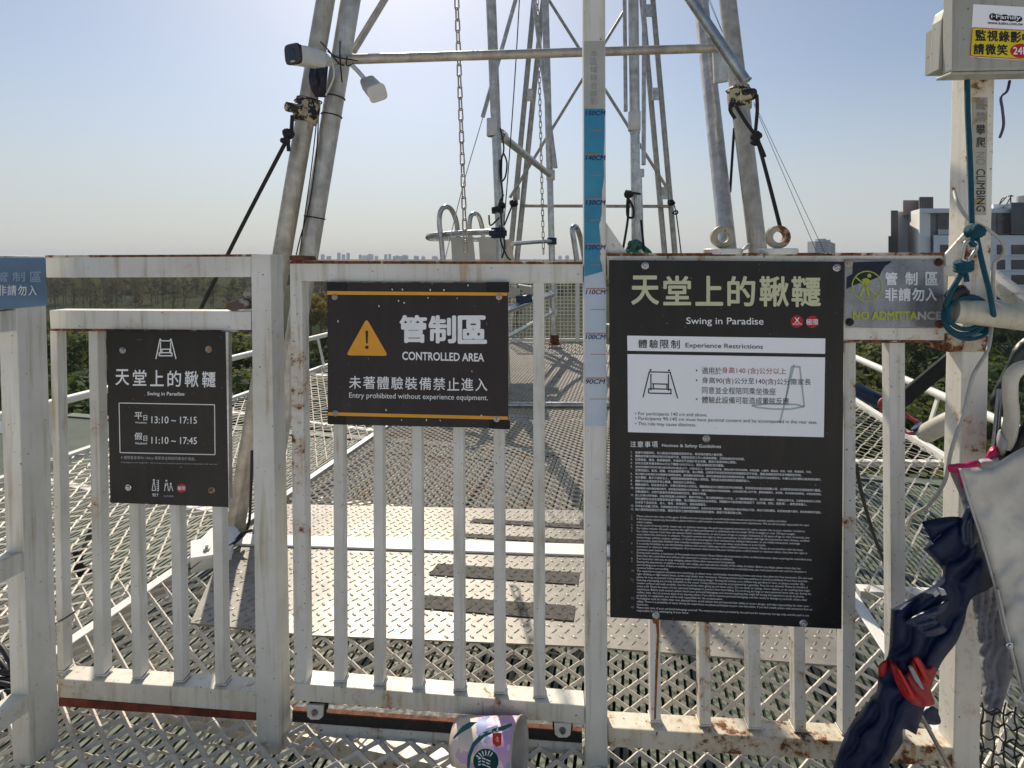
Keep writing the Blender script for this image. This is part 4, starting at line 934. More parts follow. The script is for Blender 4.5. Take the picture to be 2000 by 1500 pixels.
# ropes and wires of the tower
def knot(mb, c, r, rr, n=3, seed=0):
    rg = random.Random(seed)
    for k in range(n):
        ax_ = orient((rg.uniform(-1, 1), rg.uniform(-1, 1), rg.uniform(.3, 1)))
        mb.tube([Vector(c) + ax_[0] * (r * math.cos(q * .449)) + ax_[1] * (r * .8 * math.sin(q * .449)) + ax_[2] * (rr * .7 * math.sin(2 * q * .449)) for q in range(14)], rr, 8, True)
def rope(label, pts, r, knots=(), m='rope_dark', cat='rope', name='rope', k=6):
    mb = MB()
    for p in pts: mb.tube(spline(at(p), k), r, 8)
    for i, (c, R_, n) in enumerate(knots): knot(mb, P(*c), R_, r * 1.25, n, i + 3)
    return tag(build(name, mb, M[m]), label, cat)
rope('dark tensioned rope running from the left clamp down behind the left fence panel', [[(571, 226, 2.29), (569, 262, 2.28)], [(563, 268, 2.28), (470, 447, 2.33), (392, 604, 2.4)], [(562, 270, 2.27), (564, 295, 2.27)]], .0085, [((563, 262, 2.28), .016, 3), ((558, 273, 2.28), .013, 2)])
rope('dark knotted rope hanging from the right clamp down to the rusty lifting ring', [[(1437, 206, 2.56), (1455, 236, 2.55), (1474, 262, 2.55)], [(1478, 186, 2.58), (1479, 215, 2.56), (1475, 262, 2.55)], [(1478, 268, 2.55), (1500, 350, 2.45), (1526, 452, 2.35)], [(1481, 276, 2.54), (1487, 290, 2.53), (1494, 307, 2.53)], [(1428, 200, 2.58), (1426, 215, 2.58), (1436, 232, 2.58)]], .0085, [((1477, 266, 2.55), .017, 4), ((1475, 277, 2.55), .013, 2)])
for i_, (x_, w_) in enumerate(((1594, 'left'), (1612, 'right'))):
    rope('thin stay wire slanting before the far tower, the %s one of two' % w_, [[(1472, 203 - 4 * i_, 2.7), (x_, 490 + 6 * i_, 2.5)]], .0012, m='black', name='stay_wire', cat='wire')
rope('thin wires showing between the tops of the two right tower legs', [[(1382, -4, 3.2), (1411, 64, 3.1)], [(1385, -4, 3.2), (1411.5, 64, 3.1)]], .0012, m='black', name='stay_wire', cat='wire')
rope('dark rope hanging behind the two right tower legs', [[(1434, 250, 2.75), (1430, 310, 2.78), (1426, 376, 2.8)]], .007)
rope('thin cable dropping from the top between the docking poles', [[(1015, -10, 4.4), (1007, 130, 4.4), (996, 290, 4.4), (984, 440, 4.4)]], .0045, m='black', name='thin_cable', cat='cable')
rope('thin wire slanting down to the left from the near docking pole', [[(943, 230, 4.6), (905, 360, 4.6), (868, 512, 4.6)]], .004, m='galv', name='stay_wire', cat='wire')
rope('black tangled cords tied down the right side of the near docking pole', [[(977, 250, 4.5), (984, 290, 4.5), (976, 330, 4.5), (982, 380, 4.5), (978, 400, 4.5)], [(984, 300, 4.48), (990, 318, 4.48), (987, 345, 4.48), (978, 352, 4.48), (976, 312, 4.48)], [(980, 305, 4.48), (979, 350, 4.48)], [(978, 400, 4.5), (980, 440, 4.5), (986, 480, 4.5), (980, 504, 4.5)], [(955, 420, 4.5), (958, 440, 4.5), (975, 425, 4.48)], [(976, 440, 4.47), (978, 470, 4.47), (990, 500, 4.47), (998, 508, 4.47)], [(981, 402, 4.48), (976, 395, 4.48), (984, 380, 4.48)]], .007, [((980, 402, 4.48), .03, 3)], m='black')
rope('thin wire tied to the far right double leg with a small shackle', [[(1312, 392, 7.9), (1320, 414, 7.9), (1331, 500, 7.8)]], .009, [((1311, 396, 7.9), .05, 3), ((1319, 415, 7.9), .035, 2)], m='black', name='stay_wire', cat='wire')
rope('thin wire tied to the far left double leg beside the near pole cords', [[(1003, 396, 7.9), (996, 412, 7.9), (985, 440, 7.8)]], .012, [((1003, 397, 7.9), .06, 3)], m='black', name='stay_wire', cat='wire')
rope('dark rope tied in a bow around the pole right of the height post', [[(1226, 379, 4.4), (1238, 377, 4.38), (1250, 379, 4.42)], [(1227, 380, 4.4), (1225, 400, 4.4), (1226, 422, 4.4), (1236, 424, 4.38), (1237, 408, 4.38), (1229, 390, 4.39)], [(1228, 385, 4.4), (1226, 430, 4.4), (1217, 485, 4.35)], [(1222, 372, 4.4), (1230, 380, 4.39)], [(1252, 430, 4.4), (1258, 490, 4.3)]], .010, [((1228, 380, 4.39), .03, 3)])
rope('green tangled rope at the foot of the pole behind the notice board', [[(1222, 492, 4.4), (1232, 476, 4.38), (1240, 470, 4.36), (1250, 474, 4.38), (1262, 486, 4.4), (1274, 498, 4.4)], [(1216, 498, 4.4), (1236, 484, 4.36), (1256, 482, 4.36), (1270, 492, 4.4)], [(1226, 498, 4.38), (1244, 478, 4.34), (1266, 498, 4.38)], [(1210, 500, 4.4), (1230, 490, 4.34), (1262, 500, 4.36), (1290, 500, 4.4)]], .012, [((1240, 480, 4.36), .05, 3)], m='rope_green' if 'rope_green' in M else (M.setdefault('rope_green', simple('green_rope', (.05, .16, .14), .8, 0, .4, 120, .6)) and 'rope_green'))
rope('small steel chain end looped over the right lifting ring base', [[(1448, 492, 1.6), (1456, 482, 1.62), (1464, 476, 1.64)], [(1450, 488, 1.6), (1460, 484, 1.62), (1462, 478, 1.64)]], .003, m='galv', name='shackle', cat='shackle')

# ================================================================== grey box on the corner post
bx = thing('junction_box', 'grey weathered box with a yellow video surveillance sticker on top of the corner post', 'box', P(1890, 150, 1.1))
YB = 1.03
bf = plane(P(1930, 140, YB), Vector((.06, 1, .0)).normalized()); bn = Vector((.06, 1, 0)).normalized()
fr = [bf(1864, -60), bf(2120, -60), bf(2120, 160), bf(1862, 138)]
zb = fr[3].z; fr = [Vector((fr[0].x, fr[0].y, fr[0].z)), fr[1], Vector((fr[2].x, fr[2].y, zb)), fr[3]]
build('case', MB().prism(fr, bn * .030), M.setdefault('case', paint('case_grey', (.40, .40, .35), rust=-.02, spots=.7, dirt=.9, streak=.2)), bx, .004, 3)
mb = MB(); mb.prism([fr[3] + bn * .004 - UP * .006 - Vector((.001, 0, 0)), fr[2] + bn * .004 - UP * .006, fr[2] + bn * .040 - UP * .006, fr[3] + bn * .040 - UP * .006 - Vector((.004, 0, 0))], UP * .005); build('base', mb, M['case'], bx, .001)
mb = MB(); mb.prism([fr[3] + bn * .0305 + UP * .012 - Vector((.004, 0, 0)), fr[2] + bn * .0305 + UP * .012, fr[2] + bn * .0305 + UP * .3, fr[3] + bn * .0305 + UP * .13 + Vector((.004, 0, 0)), fr[3] + bn * .0305 + UP * .11 - Vector((.001, 0, 0))], bn * .03); build('rear_case', mb, M['case'], bx, .003)
mb = MB(); mb.prism([fr[3] + bn * .05 + Vector((.03, 0, .03)), fr[3] + bn * .05 + Vector((.09, 0, .03)), fr[3] + bn * .05 + Vector((.09, 0, .12)), fr[3] + bn * .05 + Vector((.03, 0, .12))], bn * .07); build('bracket', mb, M['case'], bx)
o_ = -.0012
lab = MB(); lab.bar([(1901, 8), (2060, 17), (2060, 121), (1895, 111)], -.0008, .0006, bf, bn); build('sticker', lab, M['panel_white'], bx)
mb = MB(); flat(mb, rounded([(1898.5, 53), (2060, 62), (2060, 120), (1894.5, 110)], 4), o_, bf); o = build('sticker_border', mb, M['ink_red'], bx)
mb = MB(); flat(mb, rounded([(1900, 54.5), (2060, 63.5), (2060, 118.5), (1896, 108.5)], 3.5), o_ - .0003, bf); build('yellow_field', mb, M['ink_yellow'], bx)
for i, ch in enumerate('監視錄影中'): text(bx, 'lettering', M['ink_black'], ch, rect(1905.5 + i * 22.9, 58.5 + i * 1.2, 1925.5 + i * 22.9, 79 + i * 1.2), o_ - .0006, .03, bf)
for i, ch in enumerate('請微笑'): text(bx, 'lettering', M['ink_black'], ch, rect(1902 + i * 22.8, 85.5 + i * .8, 1922 + i * 22.8, 106 + i * .8), o_ - .0006, .03, bf)
mb = MB(); disc(mb, 1994, 99.5, 21, o_ - .0006, bf, ry=14); build('red_oval', mb, M['ink_red'], bx)
text(bx, 'lettering', M['ink_white'], '24H', rect(1979, 92, 2009, 106), o_ - .0009, .02, bf)
mb = MB()
for x, y, rx, ry in ((1939, 32.5, 7, 7), (1948, 34, 8, 7), (1962, 34.5, 9, 6.5), (1976, 36, 10, 6), (1989, 37, 8, 6)): disc(mb, x, y, rx, o_, bf, ry=ry)
build('logo_shape', mb, M['ink_black'], bx)
text(bx, 'lettering', M['ink_white'], 'i·Family', [(1936, 28), (1993, 31), (1993, 41), (1936, 38)], o_ - .0004, .014, bf)
text(bx, 'lettering', M['ink_black'], 'www.kobo.com.tw', [(1929, 41), (1998, 44.5), (1998, 50), (1929, 47)], o_, .01, bf)
# sticker on the corner post
mb = MB(); mb.bar([(1900, 190), (1929, 190), (1926, 420), (1898, 420)], -.0052, .0006); o = build('sticker', mb, M.setdefault('stained', peel_mat('stained_sticker', (.42, .40, .34), (.36, .27, .10), .56)), cp)
for i, (ch, m_) in enumerate(zip('嚴禁攀爬', ('ink_faded', 'ink_faded', 'ink_black', 'ink_black'))): text(o, 'lettering', M[m_], ch, rect(1906.5, 194 + i * 24.5, 1924.5, 214 + i * 24.5), -.0056, .008)
def vtext(parent, body, x0, x1, y0, y1, off, m):      # writing turned a quarter turn to the right
    text(parent, 'lettering', m, body, [(x1, y0), (x1, y1), (x0, y1), (x0, y0)], off, .022)
vtext(o, 'NO', 1907, 1924, 297, 322, -.0056, M['ink_faded']); vtext(o, 'CLIMBING', 1907, 1924, 330, 413, -.0056, M['ink_black'])

# cables at the box
rope('purple lead hanging from the underside of the grey box', [[(1972, 158, 1.08), (1967, 178, 1.07), (1955, 190, 1.07), (1958, 215, 1.07), (1960, 245, 1.08), (1953, 268, 1.12)]], .0024, m='cable_purple', name='power_lead', cat='cable')
rope('pale grey lead crossing the corner post and hanging down to the left behind the umbrellas', [[(1864, 374, 1.12), (1870, 395, 1.09), (1892, 428, 1.08), (1925, 445, 1.08), (1955, 470, 1.08), (1962, 490, 1.08), (1952, 505, 1.09), (1941, 520, 1.10), (1938, 600, 1.12), (1934, 660, 1.08), (1926, 690, 1.07), (1900, 735, 1.06), (1884, 800, 1.06), (1858, 880, 1.06), (1845, 940, 1.07), (1815, 985, 1.12), (1780, 1010, 1.20), (1772, 1045, 1.28)]], .0034, m='cable', name='grey_lead', cat='cable', k=8)

# teal rope: hanging length, knots, karabiner, coil
YT = 1.045
mb = MB(); r_ = .0048
mb.tube(spline(at([(1889, 150, 1.07), (1890, 220, 1.06), (1895, 330, 1.05), (1898, 436, YT)]), 8), r_, 10)
mb.tube(spline(at([(1908, 466, YT + .01), (1915, 500, YT), (1926, 545, YT), (1936, 590, YT - .005), (1942, 625, YT + .03)]), 8), r_, 10)
knot(mb, P(1904, 452, YT - .006), .0115, .0062, 5, 2)
mb.tube(spline(at([(1904, 452, YT), (1897, 466, YT - .01), (1899, 478, YT - .014), (1906, 474, YT - .008), (1907, 458, YT - .004)]), 6), r_, 10)
knot(mb, P(1882, 519, YT - .006), .009, .0055, 3, 8)
for dy in (513, 519, 526): mb.tube([P(1882, dy, YT - .006) + Vector((math.cos(k * .449) * .0135, math.sin(k * .449) * .010, .003 * math.sin(k * .449 + 1))) for k in range(14)], .0046, 8, True)
mb.tube(spline(at([(1880, 528, YT), (1870, 548, YT), (1856, 572, YT + .004), (1846, 600, 1.09)]), 6), r_, 10)
mb.tube(spline(at([(1884, 528, YT), (1887, 540, YT - .003), (1888, 550, YT - .003)]), 6), .0046, 10)
for q, (cx, cy, rx, ry) in enumerate(((1889, 619, 46, 41), (1887, 612, 36, 31), (1893, 622, 47, 40), (1884, 616, 41, 37))):
    mb.tube([P(cx + rx * math.cos(k * .2244), cy + ry * math.sin(k * .2244), 1.100 - .010 * (q == 1) + .008 * math.sin(k * .2244 + q)) for k in range(28)], r_ * .98, 10, True)
tag(build('teal_rope', mb, M['rope_blue']), 'thick teal rope knotted on the corner post and coiled round the handrail end', 'rope')
mb = MB(); mb.tube(spline(at([(1884, 478, YT - .012), (1880, 500, YT - .012), (1881, 508, YT - .012), (1892, 513, YT - .012), (1898, 500, YT - .012), (1907, 486, YT - .012), (1905, 474, YT - .012), (1897, 471, YT - .012), (1888, 472, YT - .012)]), 5, True), .0030, 10, True)
tag(build('karabiner', mb, M['galv_bright']), 'steel snap hook joining the two teal rope knots', 'snap hook')
mb = MB(); mb.tube(spline(at([(1846, 600, 1.085), (1852, 586, 1.082), (1866, 570, 1.08), (1882, 566, 1.08), (1888, 572, 1.085)]), 5), [.005] * 6 + [.011] * 9 + [.006] * 6, 8)
tag(build('black_tape', mb, M['black']), 'ragged black tape wound on top of the teal rope coil', 'tape')

# latch on the left panel
t = thing('latch', 'rusty old sliding latch block lying on the middle rail beside the gate post', 'latch', PF(465, 605))
mb = MB(); mb.bar([(441, 592), (473, 582), (484, 590), (482, 603), (452, 608), (440, 604)], -.004, .03); build('block', mb, M['rust_grey'] if 'rust_grey' in M else M.setdefault('rust_grey', peel_mat('rust_grey', (.10, .065, .05), (.30, .28, .25), .50)), t, .004)
mb = MB(); mb.bar([(468, 570), (491, 567), (491, 584), (474, 583)], .002, .02); build('hasp', mb, M['rust_grey'], t, .004)

# ================================================================== soft things: cloth shapes with real thickness
def smooth_outline(pts, k=3): return [tuple(p) for p in spline([Vector((x, y, 0)) for x, y in pts], k, True)]
def puff(mb, outline, proj, bulge=.03, edge=.0, step=7, fold=0.006, fdir=(1, .4), ffreq=.12, seed=0.0, back=True, reach=30.0):
    """a closed cloth shape: pillow-like relief with folds, front and back skins meeting along the outline."""
    pts = []; outline = smooth_outline(outline, 3); m = len(outline)
    for i in range(m):                   # resample the outline
        a = Vector(outline[i][:2]); b = Vector(outline[(i + 1) % m][:2]); n = max(1, int((b - a).length / step))
        for k in range(n): pts.append(tuple(a.lerp(b, k / n)))
    nb = len(pts); segs = [(Vector(pts[i]), Vector(pts[(i + 1) % nb])) for i in range(nb)]
    def dist(p):
        best = 1e9
        for a, b in segs:
            d = b - a; t = max(0, min(1, (p - a).dot(d) / max(d.length_squared, 1e-9))); best = min(best, (p - a - d * t).length)
        return best
    xs = [p[0] for p in pts]; ys = [p[1] for p in pts]; inner = []; j = 0; y = min(ys) + step / 2
    while y < max(ys):
        x = min(xs) + (step / 2 if j % 2 else 0)
        while x < max(xs):
            if inpoly(x, y, pts) and dist(Vector((x, y))) > step * .45: inner.append((x, y))
            x += step
        y += step * .87; j += 1
    vv = [Vector(p) for p in pts] + [Vector(p) for p in inner]
    r = delaunay_2d_cdt(vv, [(i, (i + 1) % nb) for i in range(nb)], [], 1, 1e-4)
    co, fs = r[0], r[2]
    fd = Vector(fdir).normalized(); F3 = []; B3 = []
    for p in co:
        d = min(dist(p) / reach, 1.0); h = math.sqrt(max(0, 1 - (1 - d) ** 2))
        s = p.dot(fd); n1 = mnoise.noise((p.x * .018 + seed, p.y * .018, seed)); n2 = mnoise.noise((p.x * .05, p.y * .05 + seed, 3 + seed))
        f = (abs(math.sin(s * ffreq * .6 + n1 * 2.4)) - .5) * 1.8 + n1 * .5 + n2 * .35
        F3.append(proj(p.x, p.y, -(bulge * h + fold * .62 * f * min(1, d * 3)))); B3.append(proj(p.x, p.y, bulge * h * .7 if back else .004 * h))
    mb.add(F3, [tuple(f) for f in fs], True); mb.add(B3, [tuple(reversed(f)) for f in fs], True); return mb
def at_off(base): return lambda x, y, o=0.0: PF(x, y, base + o)
def nylon(name, col, rough=.36, spec=.5, wr=.5):
    m, t, b = mat(name); v = pos(t); x = noi(t, v, 10, 5, .6); f = noi(t, v, 38, 5, .65)
    t.links.new(mixc(t, ramp(t, x, .3, .7), tuple(c * .75 for c in col), tuple(min(1, c * 1.3) for c in col)), b.inputs['Base Color'])
    b.inputs['Roughness'].default_value = rough; b.inputs['Specular IOR Level'].default_value = spec
    bump(t, b, mth(t, 'ADD', mth(t, 'MULTIPLY', x, 1.4), mth(t, 'MULTIPLY', f, .35)), wr * .5, .008); return m
M['navy'] = nylon('navy_nylon', (.006, .014, .048), .5, .25, .9); M['navy_light'] = nylon('navy_nylon_light', (.008, .019, .058), .36, .5, .8)
M['umb_grey'] = nylon('grey_umbrella_cloth', (.25, .25, .27), .6, .3, .4); M['umb_pale'] = nylon('pale_umbrella_cloth', (.42, .41, .42), .6, .3, .4)
M['pink'] = nylon('pink_trim', (.60, .015, .13), .4, .5, .3); M['red'] = nylon('red_cloth', (.36, .006, .010), .38, .5, .7)
M['black_cloth'] = nylon('black_cloth', (.010, .010, .014), .5, .4, .6); M['handle'] = simple('cream_handle', (.58, .54, .44), .28, 0, .12, 14, .05)
M['sheet'] = nylon('grey_plastic_sheet', (.47, .45, .40), .3, .5, .55)

ub = thing('umbrella', 'closed navy umbrella bundle with a red patch, leaning diagonally across the corner post', 'umbrella', PF(1700, 1500, -.15))
outl = [(1610, 1560), (1627, 1500), (1655, 1425), (1690, 1377), (1712, 1350), (1716, 1312), (1734, 1280), (1738, 1236), (1740, 1191), (1740, 1190), (1761, 1179), (1800, 1157), (1829, 1139), (1841, 1122), (1836, 1106), (1804, 1074), (1803, 1073), (1820, 1052), (1850, 1024), (1880, 1013), (1905, 1020), (1919, 1071), (1946, 1140), (1947, 1141), (1923, 1155), (1901, 1166), (1890, 1185), (1883, 1218), (1869, 1254), (1846, 1284), (1828, 1316), (1812, 1365), (1797, 1410), (1790, 1434), (1789, 1435), (1764, 1424), (1762, 1452), (1738, 1490), (1720, 1560)]
mb = puff(MB(), outl, at_off(-.12), .024, step=6, fold=.012, fdir=(.9, .45), ffreq=.11, seed=1.3, reach=24); build('canopy', mb, M['navy'], ub)
mb = puff(MB(), [(1800, 1020), (1801, 1019), (1820, 1014), (1853, 1009), (1878, 1011), (1888, 1024), (1868, 1030), (1842, 1040), (1821, 1058), (1820, 1058)], at_off(-.138), .008, step=6, fold=.006, fdir=(.4, 1), seed=4.1, reach=22); build('flap', mb, M['navy'], ub)
mb = puff(MB(), [(1879, 1010), (1893, 985), (1905, 1000), (1912, 1050), (1900, 1074), (1872, 1062), (1866, 1046)], at_off(-.14), .010, step=5, fold=.008, fdir=(1, .1), seed=7.1, ffreq=.25, reach=16); build('flap', mb, M['navy_light'], ub)
mb = puff(MB(), [(1767, 1216), (1798, 1196), (1830, 1182), (1852, 1170), (1848, 1190), (1826, 1208), (1850, 1230), (1824, 1243), (1800, 1240), (1786, 1226)], at_off(-.157), .006, step=5, fold=.007, fdir=(.3, 1), ffreq=.3, seed=9.4, reach=12); build('fold_highlight', mb, M['navy_light'], ub)  # highlight on the fold, painted as a lighter navy piece
mb = puff(MB(), [(1738, 1290), (1752, 1300), (1768, 1316), (1775, 1302), (1780, 1290), (1793, 1282), (1809, 1302), (1822, 1301), (1829, 1312), (1818, 1348), (1826, 1375), (1797, 1380), (1770, 1367), (1750, 1334)], at_off(-.150), .008, step=5, fold=.006, fdir=(1, -.5), ffreq=.28, seed=2.2, reach=16); build('red_patch', mb, M['red'], ub)
mb = puff(MB(), [(1716, 1300), (1732, 1288), (1738, 1300), (1728, 1323), (1717, 1318)], at_off(-.135), .006, step=4, fold=.003, seed=3.2, reach=10); build('red_patch', mb, M['red'], ub)
mb = MB(); mb.bar([(1777, 1306), (1783, 1303), (1796, 1326), (1806, 1348), (1800, 1346), (1788, 1330)], -.1665, .006); build('white_stripe', mb, M['umb_pale'], ub, .0008)
mb = MB()
for q in ([(1786, 1288), (1793, 1284), (1818, 1334), (1812, 1338)], [(1752, 1306), (1758, 1309), (1788, 1362), (1781, 1364)]): mb.bar(q, -.166, .005)
build('red_stripe', mb, M['red_bright'] if 'red_bright' in M else M.setdefault('red_bright', nylon('red_stripe', (.62, .03, .02), .4, .4, .5)), ub, .0008)
mb = MB(); mb.bar([(1822, 1157), (1830, 1151), (1836, 1160), (1827, 1167)], -.158, .006); mb.bar([(1835, 1150), (1846, 1153), (1850, 1162), (1839, 1164)], -.158, .006); build('label_tag', mb, M['umb_pale'], ub, .0008)
mb = MB(); mb.tube([PF(1796, 1392, -.11), PF(1872, 1530, -.11)], .0042, 12); build('shaft', mb, M['steel'], ub)
mb = puff(MB(), [(1796, 1398), (1822, 1378), (1838, 1408), (1828, 1416), (1806, 1412)], at_off(-.10), .004, step=5, fold=.003, seed=5, reach=10); build('canopy_tip', mb, M['navy_light'], ub)

t = thing('umbrella', 'closed pale grey umbrella standing upside down behind the plastic sheet', 'umbrella', PF(1940, 1500, -.07))
mb = puff(MB(), [(1895, 1150), (1925, 1120), (1952, 1150), (1978, 1215), (1984, 1240), (1973, 1272), (1988, 1281), (1982, 1305), (1968, 1345), (1954, 1392), (1936, 1396), (1922, 1388), (1916, 1330), (1908, 1240)], at_off(-.085), .026, step=6, fold=.010, fdir=(1, .12), ffreq=.32, seed=6.3, reach=20); build('canopy', mb, M['umb_grey'], t)
mb = MB(); mb.tube([PF(1935, 1390, -.085), PF(1930, 1460, -.085)], .0095, 14); build('handle', mb, M['handle'], t)
mb = MB(); mb.tube([PF(1920, 1385, -.10), PF(1936, 1396, -.112), PF(1955, 1390, -.10)], .0018, 6); build('tie', mb, M['black'], t)

t = thing('umbrella', 'closed pink edged umbrella with thin metal shaft standing beside the corner post', 'umbrella', PF(1890, 1100, -.07))
mb = puff(MB(), [(1855, 912), (1905, 905), (1912, 940), (1906, 1000), (1890, 1012), (1874, 966)], at_off(-.07), .016, step=6, fold=.006, fdir=(1, .2), ffreq=.3, seed=2.9, reach=18); build('canopy', mb, M['umb_grey'], t)
mb = puff(MB(), [(1852, 908), (1880, 905), (1911, 899), (1912, 916), (1880, 921), (1856, 923)], at_off(-.088), .006, step=5, fold=.002, seed=1.1, reach=9); build('hem', mb, M['pink'], t)
mb = puff(MB(), [(1870, 926), (1876, 922), (1882, 950), (1878, 952)], at_off(-.09), .004, step=4, fold=.001, reach=6); build('hem', mb, M['pink'], t)
mb = puff(MB(), [(1912, 898), (1930, 896), (1950, 894), (1951, 912), (1930, 918), (1912, 920)], at_off(-.08), .012, step=5, fold=.004, fdir=(.1, 1), ffreq=.4, seed=4, reach=12); build('cap', mb, M['umb_pale'], t)
mb = puff(MB(), [(1926, 898), (1930, 880), (1938, 872), (1948, 874), (1950, 895)], at_off(-.07), .012, step=5, fold=.006, fdir=(1, 0), ffreq=.6, seed=4, reach=10); build('gathered_hem', mb, M['pink'], t)
for x0, x1 in ((1951, 1938), (1956, 1945)): mb = MB(); mb.tube([PF(x0, 760, -.05), PF(x1, 895, -.07)], .0036, 10); build('shaft', mb, M['steel'], t)

t = thing('umbrella', 'umbrella with a thick cream crook handle at the right edge', 'umbrella', PF(1975, 900, -.08))
mb = MB(); mb.tube(spline([PF(2040, 716, -.08), PF(2005, 716, -.08), PF(1985, 724, -.08), PF(1974, 742, -.08), PF(1973, 775, -.08), PF(1976, 810, -.08), PF(1972, 845, -.08), PF(1966, 875, -.075)], 7), .0125, 20); build('handle', mb, M['handle'], t)
mb = puff(MB(), [(1950, 842), (1958, 838), (1962, 850), (1976, 862), (1970, 880), (1956, 890), (1946, 862)], at_off(-.075), .010, step=5, fold=.005, seed=8, reach=12); build('canopy_end', mb, M['umb_pale'], t)

t = thing('umbrella', 'closed black umbrella slanting behind the grey sheet at the right edge', 'umbrella', PF(1990, 900, -.06))
mb = puff(MB(), [(1950, 915), (1975, 870), (1998, 822), (2040, 790), (2060, 930), (1990, 940)], at_off(-.075), .018, step=7, fold=.006, fdir=(.6, .5), ffreq=.2, seed=2.4, reach=20); build('canopy', mb, M['black_cloth'], t)
t = thing('umbrella', 'long closed dark green umbrella slanting down behind the corner post', 'umbrella', PF(1980, 760, .06))
mb = puff(MB(), [(1932, 792), (1936, 770), (1968, 706), (1985, 672), (2040, 640), (2060, 700), (1990, 735), (1966, 770), (1946, 795)], at_off(.05), .016, step=7, fold=.003, fdir=(.6, .8), ffreq=.2, seed=3.4, reach=18); build('canopy', mb, nylon('green_black_cloth', (.016, .028, .026), .4, .4, .4), t)

t = thing('plastic_sheet', 'large grey creased plastic sheet in front of the umbrellas at the right edge', 'sheet', PF(1970, 1500, -.15))
mb = puff(MB(), [(1875, 919), (1876, 915), (1935, 911), (2070, 902), (2075, 1560), (2040, 1560), (2010, 1400), (1982, 1300), (1958, 1220), (1944, 1148), (1920, 1062), (1895, 985)], at_off(-.16), .012, step=8, fold=.008, fdir=(.8, .35), ffreq=.03, seed=11.0, back=False, reach=26); build('sheet', mb, M['sheet'], t)
mb = MB(); mb.tube([PF(x, y, -.164) for x, y in ((1875, 916), (1895, 985), (1920, 1062), (1944, 1148), (1958, 1220), (1982, 1300), (2010, 1400))], .0022, 6); build('edge_seam', mb, M['umb_pale'], t)
mb = MB(); mb.tube([PF(1948, 1150, -.168), PF(1966, 1230, -.17), PF(1990, 1330, -.17)], .0025, 6); build('crease', mb, M['sheet'], t)
bolt(t, 1971, 1260, -.178, .004, M['chrome'])

t = thing('umbrella_basket', 'black wire basket bottom holding the umbrellas at the lower right corner', 'basket', PF(1960, 1500, -.12))
for k in range(7):
    mb = MB(); x0 = 1918 + k * 22
    mb.tube(spline([PF(x0 + 3 * math.sin(q * 2 + k), 1372 + q * 22 + (k % 2) * 8, -.13 - .004 * (q % 2)) for q in range(9)], 3), .0016, 6); build('wire', mb, M['black'], t)
for k in range(6):
    mb = MB(); mb.tube(spline([PF(1915 + q * 16, 1378 + k * 27 + 10 * ((q + k) % 2) + q * 3, -.132) for q in range(9)], 3), .0016, 6); build('wire', mb, M['black'], t)

# straps on the net behind the right panel
mb = MB(); mb.tube(spline([P(1768, 842, 2.7), P(1740, 815, 2.75), P(1722, 800, 2.8), P(1718, 788, 2.8), P(1726, 780, 2.8), P(1745, 790, 2.75), P(1772, 812, 2.7), P(1796, 828, 2.65), P(1800, 842, 2.65), P(1786, 846, 2.65)], 6, True), .010, 8, True)
t = thing('red_hook', 'faded red safety hook with a dark collar resting on the right safety net', 'hook', P(1760, 846, 2.7))
build('loop', mb, simple('faded_red', (.34, .05, .07), .5, 0, .3, 60, .2), t)
mb = MB(); mb.tube([P(1790, 832, 2.62), P(1808, 850, 2.60)], [.030, .034], 12); build('collar', mb, M['blue_clamp'], t)
mb = MB(); mb.tube(spline([P(1806, 848, 2.6), P(1824, 838, 2.55), P(1860, 820, 2.5), P(1900, 806, 2.45)], 5), [.042] * 16, 18)
tag(build('padded_bar', mb, M['handle']), 'thick cream padded bar end on the right net behind the corner post', 'bar')
mb = MB(); mb.tube([P(1672, 758, 3.1), P(1690, 770, 3.05), P(1722, 786, 3.0)], .04, 12)
tag(build('blue_strap', mb, M['blue_clamp']), 'dark blue rolled strap lying along the rim of the right net', 'strap')
mb = MB(); mb.beam(P(1745, 795, 2.2), P(1872, 690, 2.1), .06, .012, Vector((0, 1, 0)))
tag(build('webbing', mb, nylon('webbing', (.018, .022, .022), .7, .2, .3)), 'wide dark webbing strap running up behind the corner post', 'strap')
rope('black cord hanging down behind the balusters right of the notice board', [[(1672, 905, 1.42), (1682, 960, 1.42), (1705, 1040, 1.44), (1734, 1116, 1.46)]], .005, m='black', name='cord', cat='cord')
rope('black cables lying at the base plate of the left tower leg', [[(492, 880, 2.2), (490, 960, 2.2), (484, 1030, 2.15), (455, 1062, 2.05), (400, 1090, 1.98), (370, 1112, 1.95)], [(492, 1036, 2.1), (470, 1044, 2.1), (452, 1070, 2.05)]], .0058, m='black', name='cable', cat='cable')
rope('dark knotted rope lying on the left safety net', [[(180, 1030, 2.3), (170, 1060, 2.25), (158, 1085, 2.2), (150, 1110, 2.2), (155, 1130, 2.2), (160, 1118, 2.2), (152, 1090, 2.2), (146, 1075, 2.2)], [(160, 1108, 2.2), (178, 1120, 2.2), (186, 1122, 2.2)]], .011)
rope('black cable tangle at the lower left edge behind the side fence', [[(-30, 1240, 1.5), (0, 1262, 1.48), (18, 1290, 1.46), (30, 1320, 1.44), (40, 1350, 1.43)], [(-30, 1260, 1.5), (6, 1300, 1.46), (24, 1340, 1.44)]] + [[(-40, 1310 + k * 11, 1.45 - .01 * k), (-5, 1312 + k * 12 + 3 * math.sin(k * 2), 1.44 - .01 * k), (28, 1318 + k * 11, 1.44 - .01 * k)] for k in range(7)], .007, m='black', name='cable', cat='cable')
rope('thin black cord tied round the baluster beside the left post', [[(108, 1218, 1.33), (126, 1208, 1.28), (146, 1195, 1.27)]], .0022, m='black', name='cord', cat='cord')

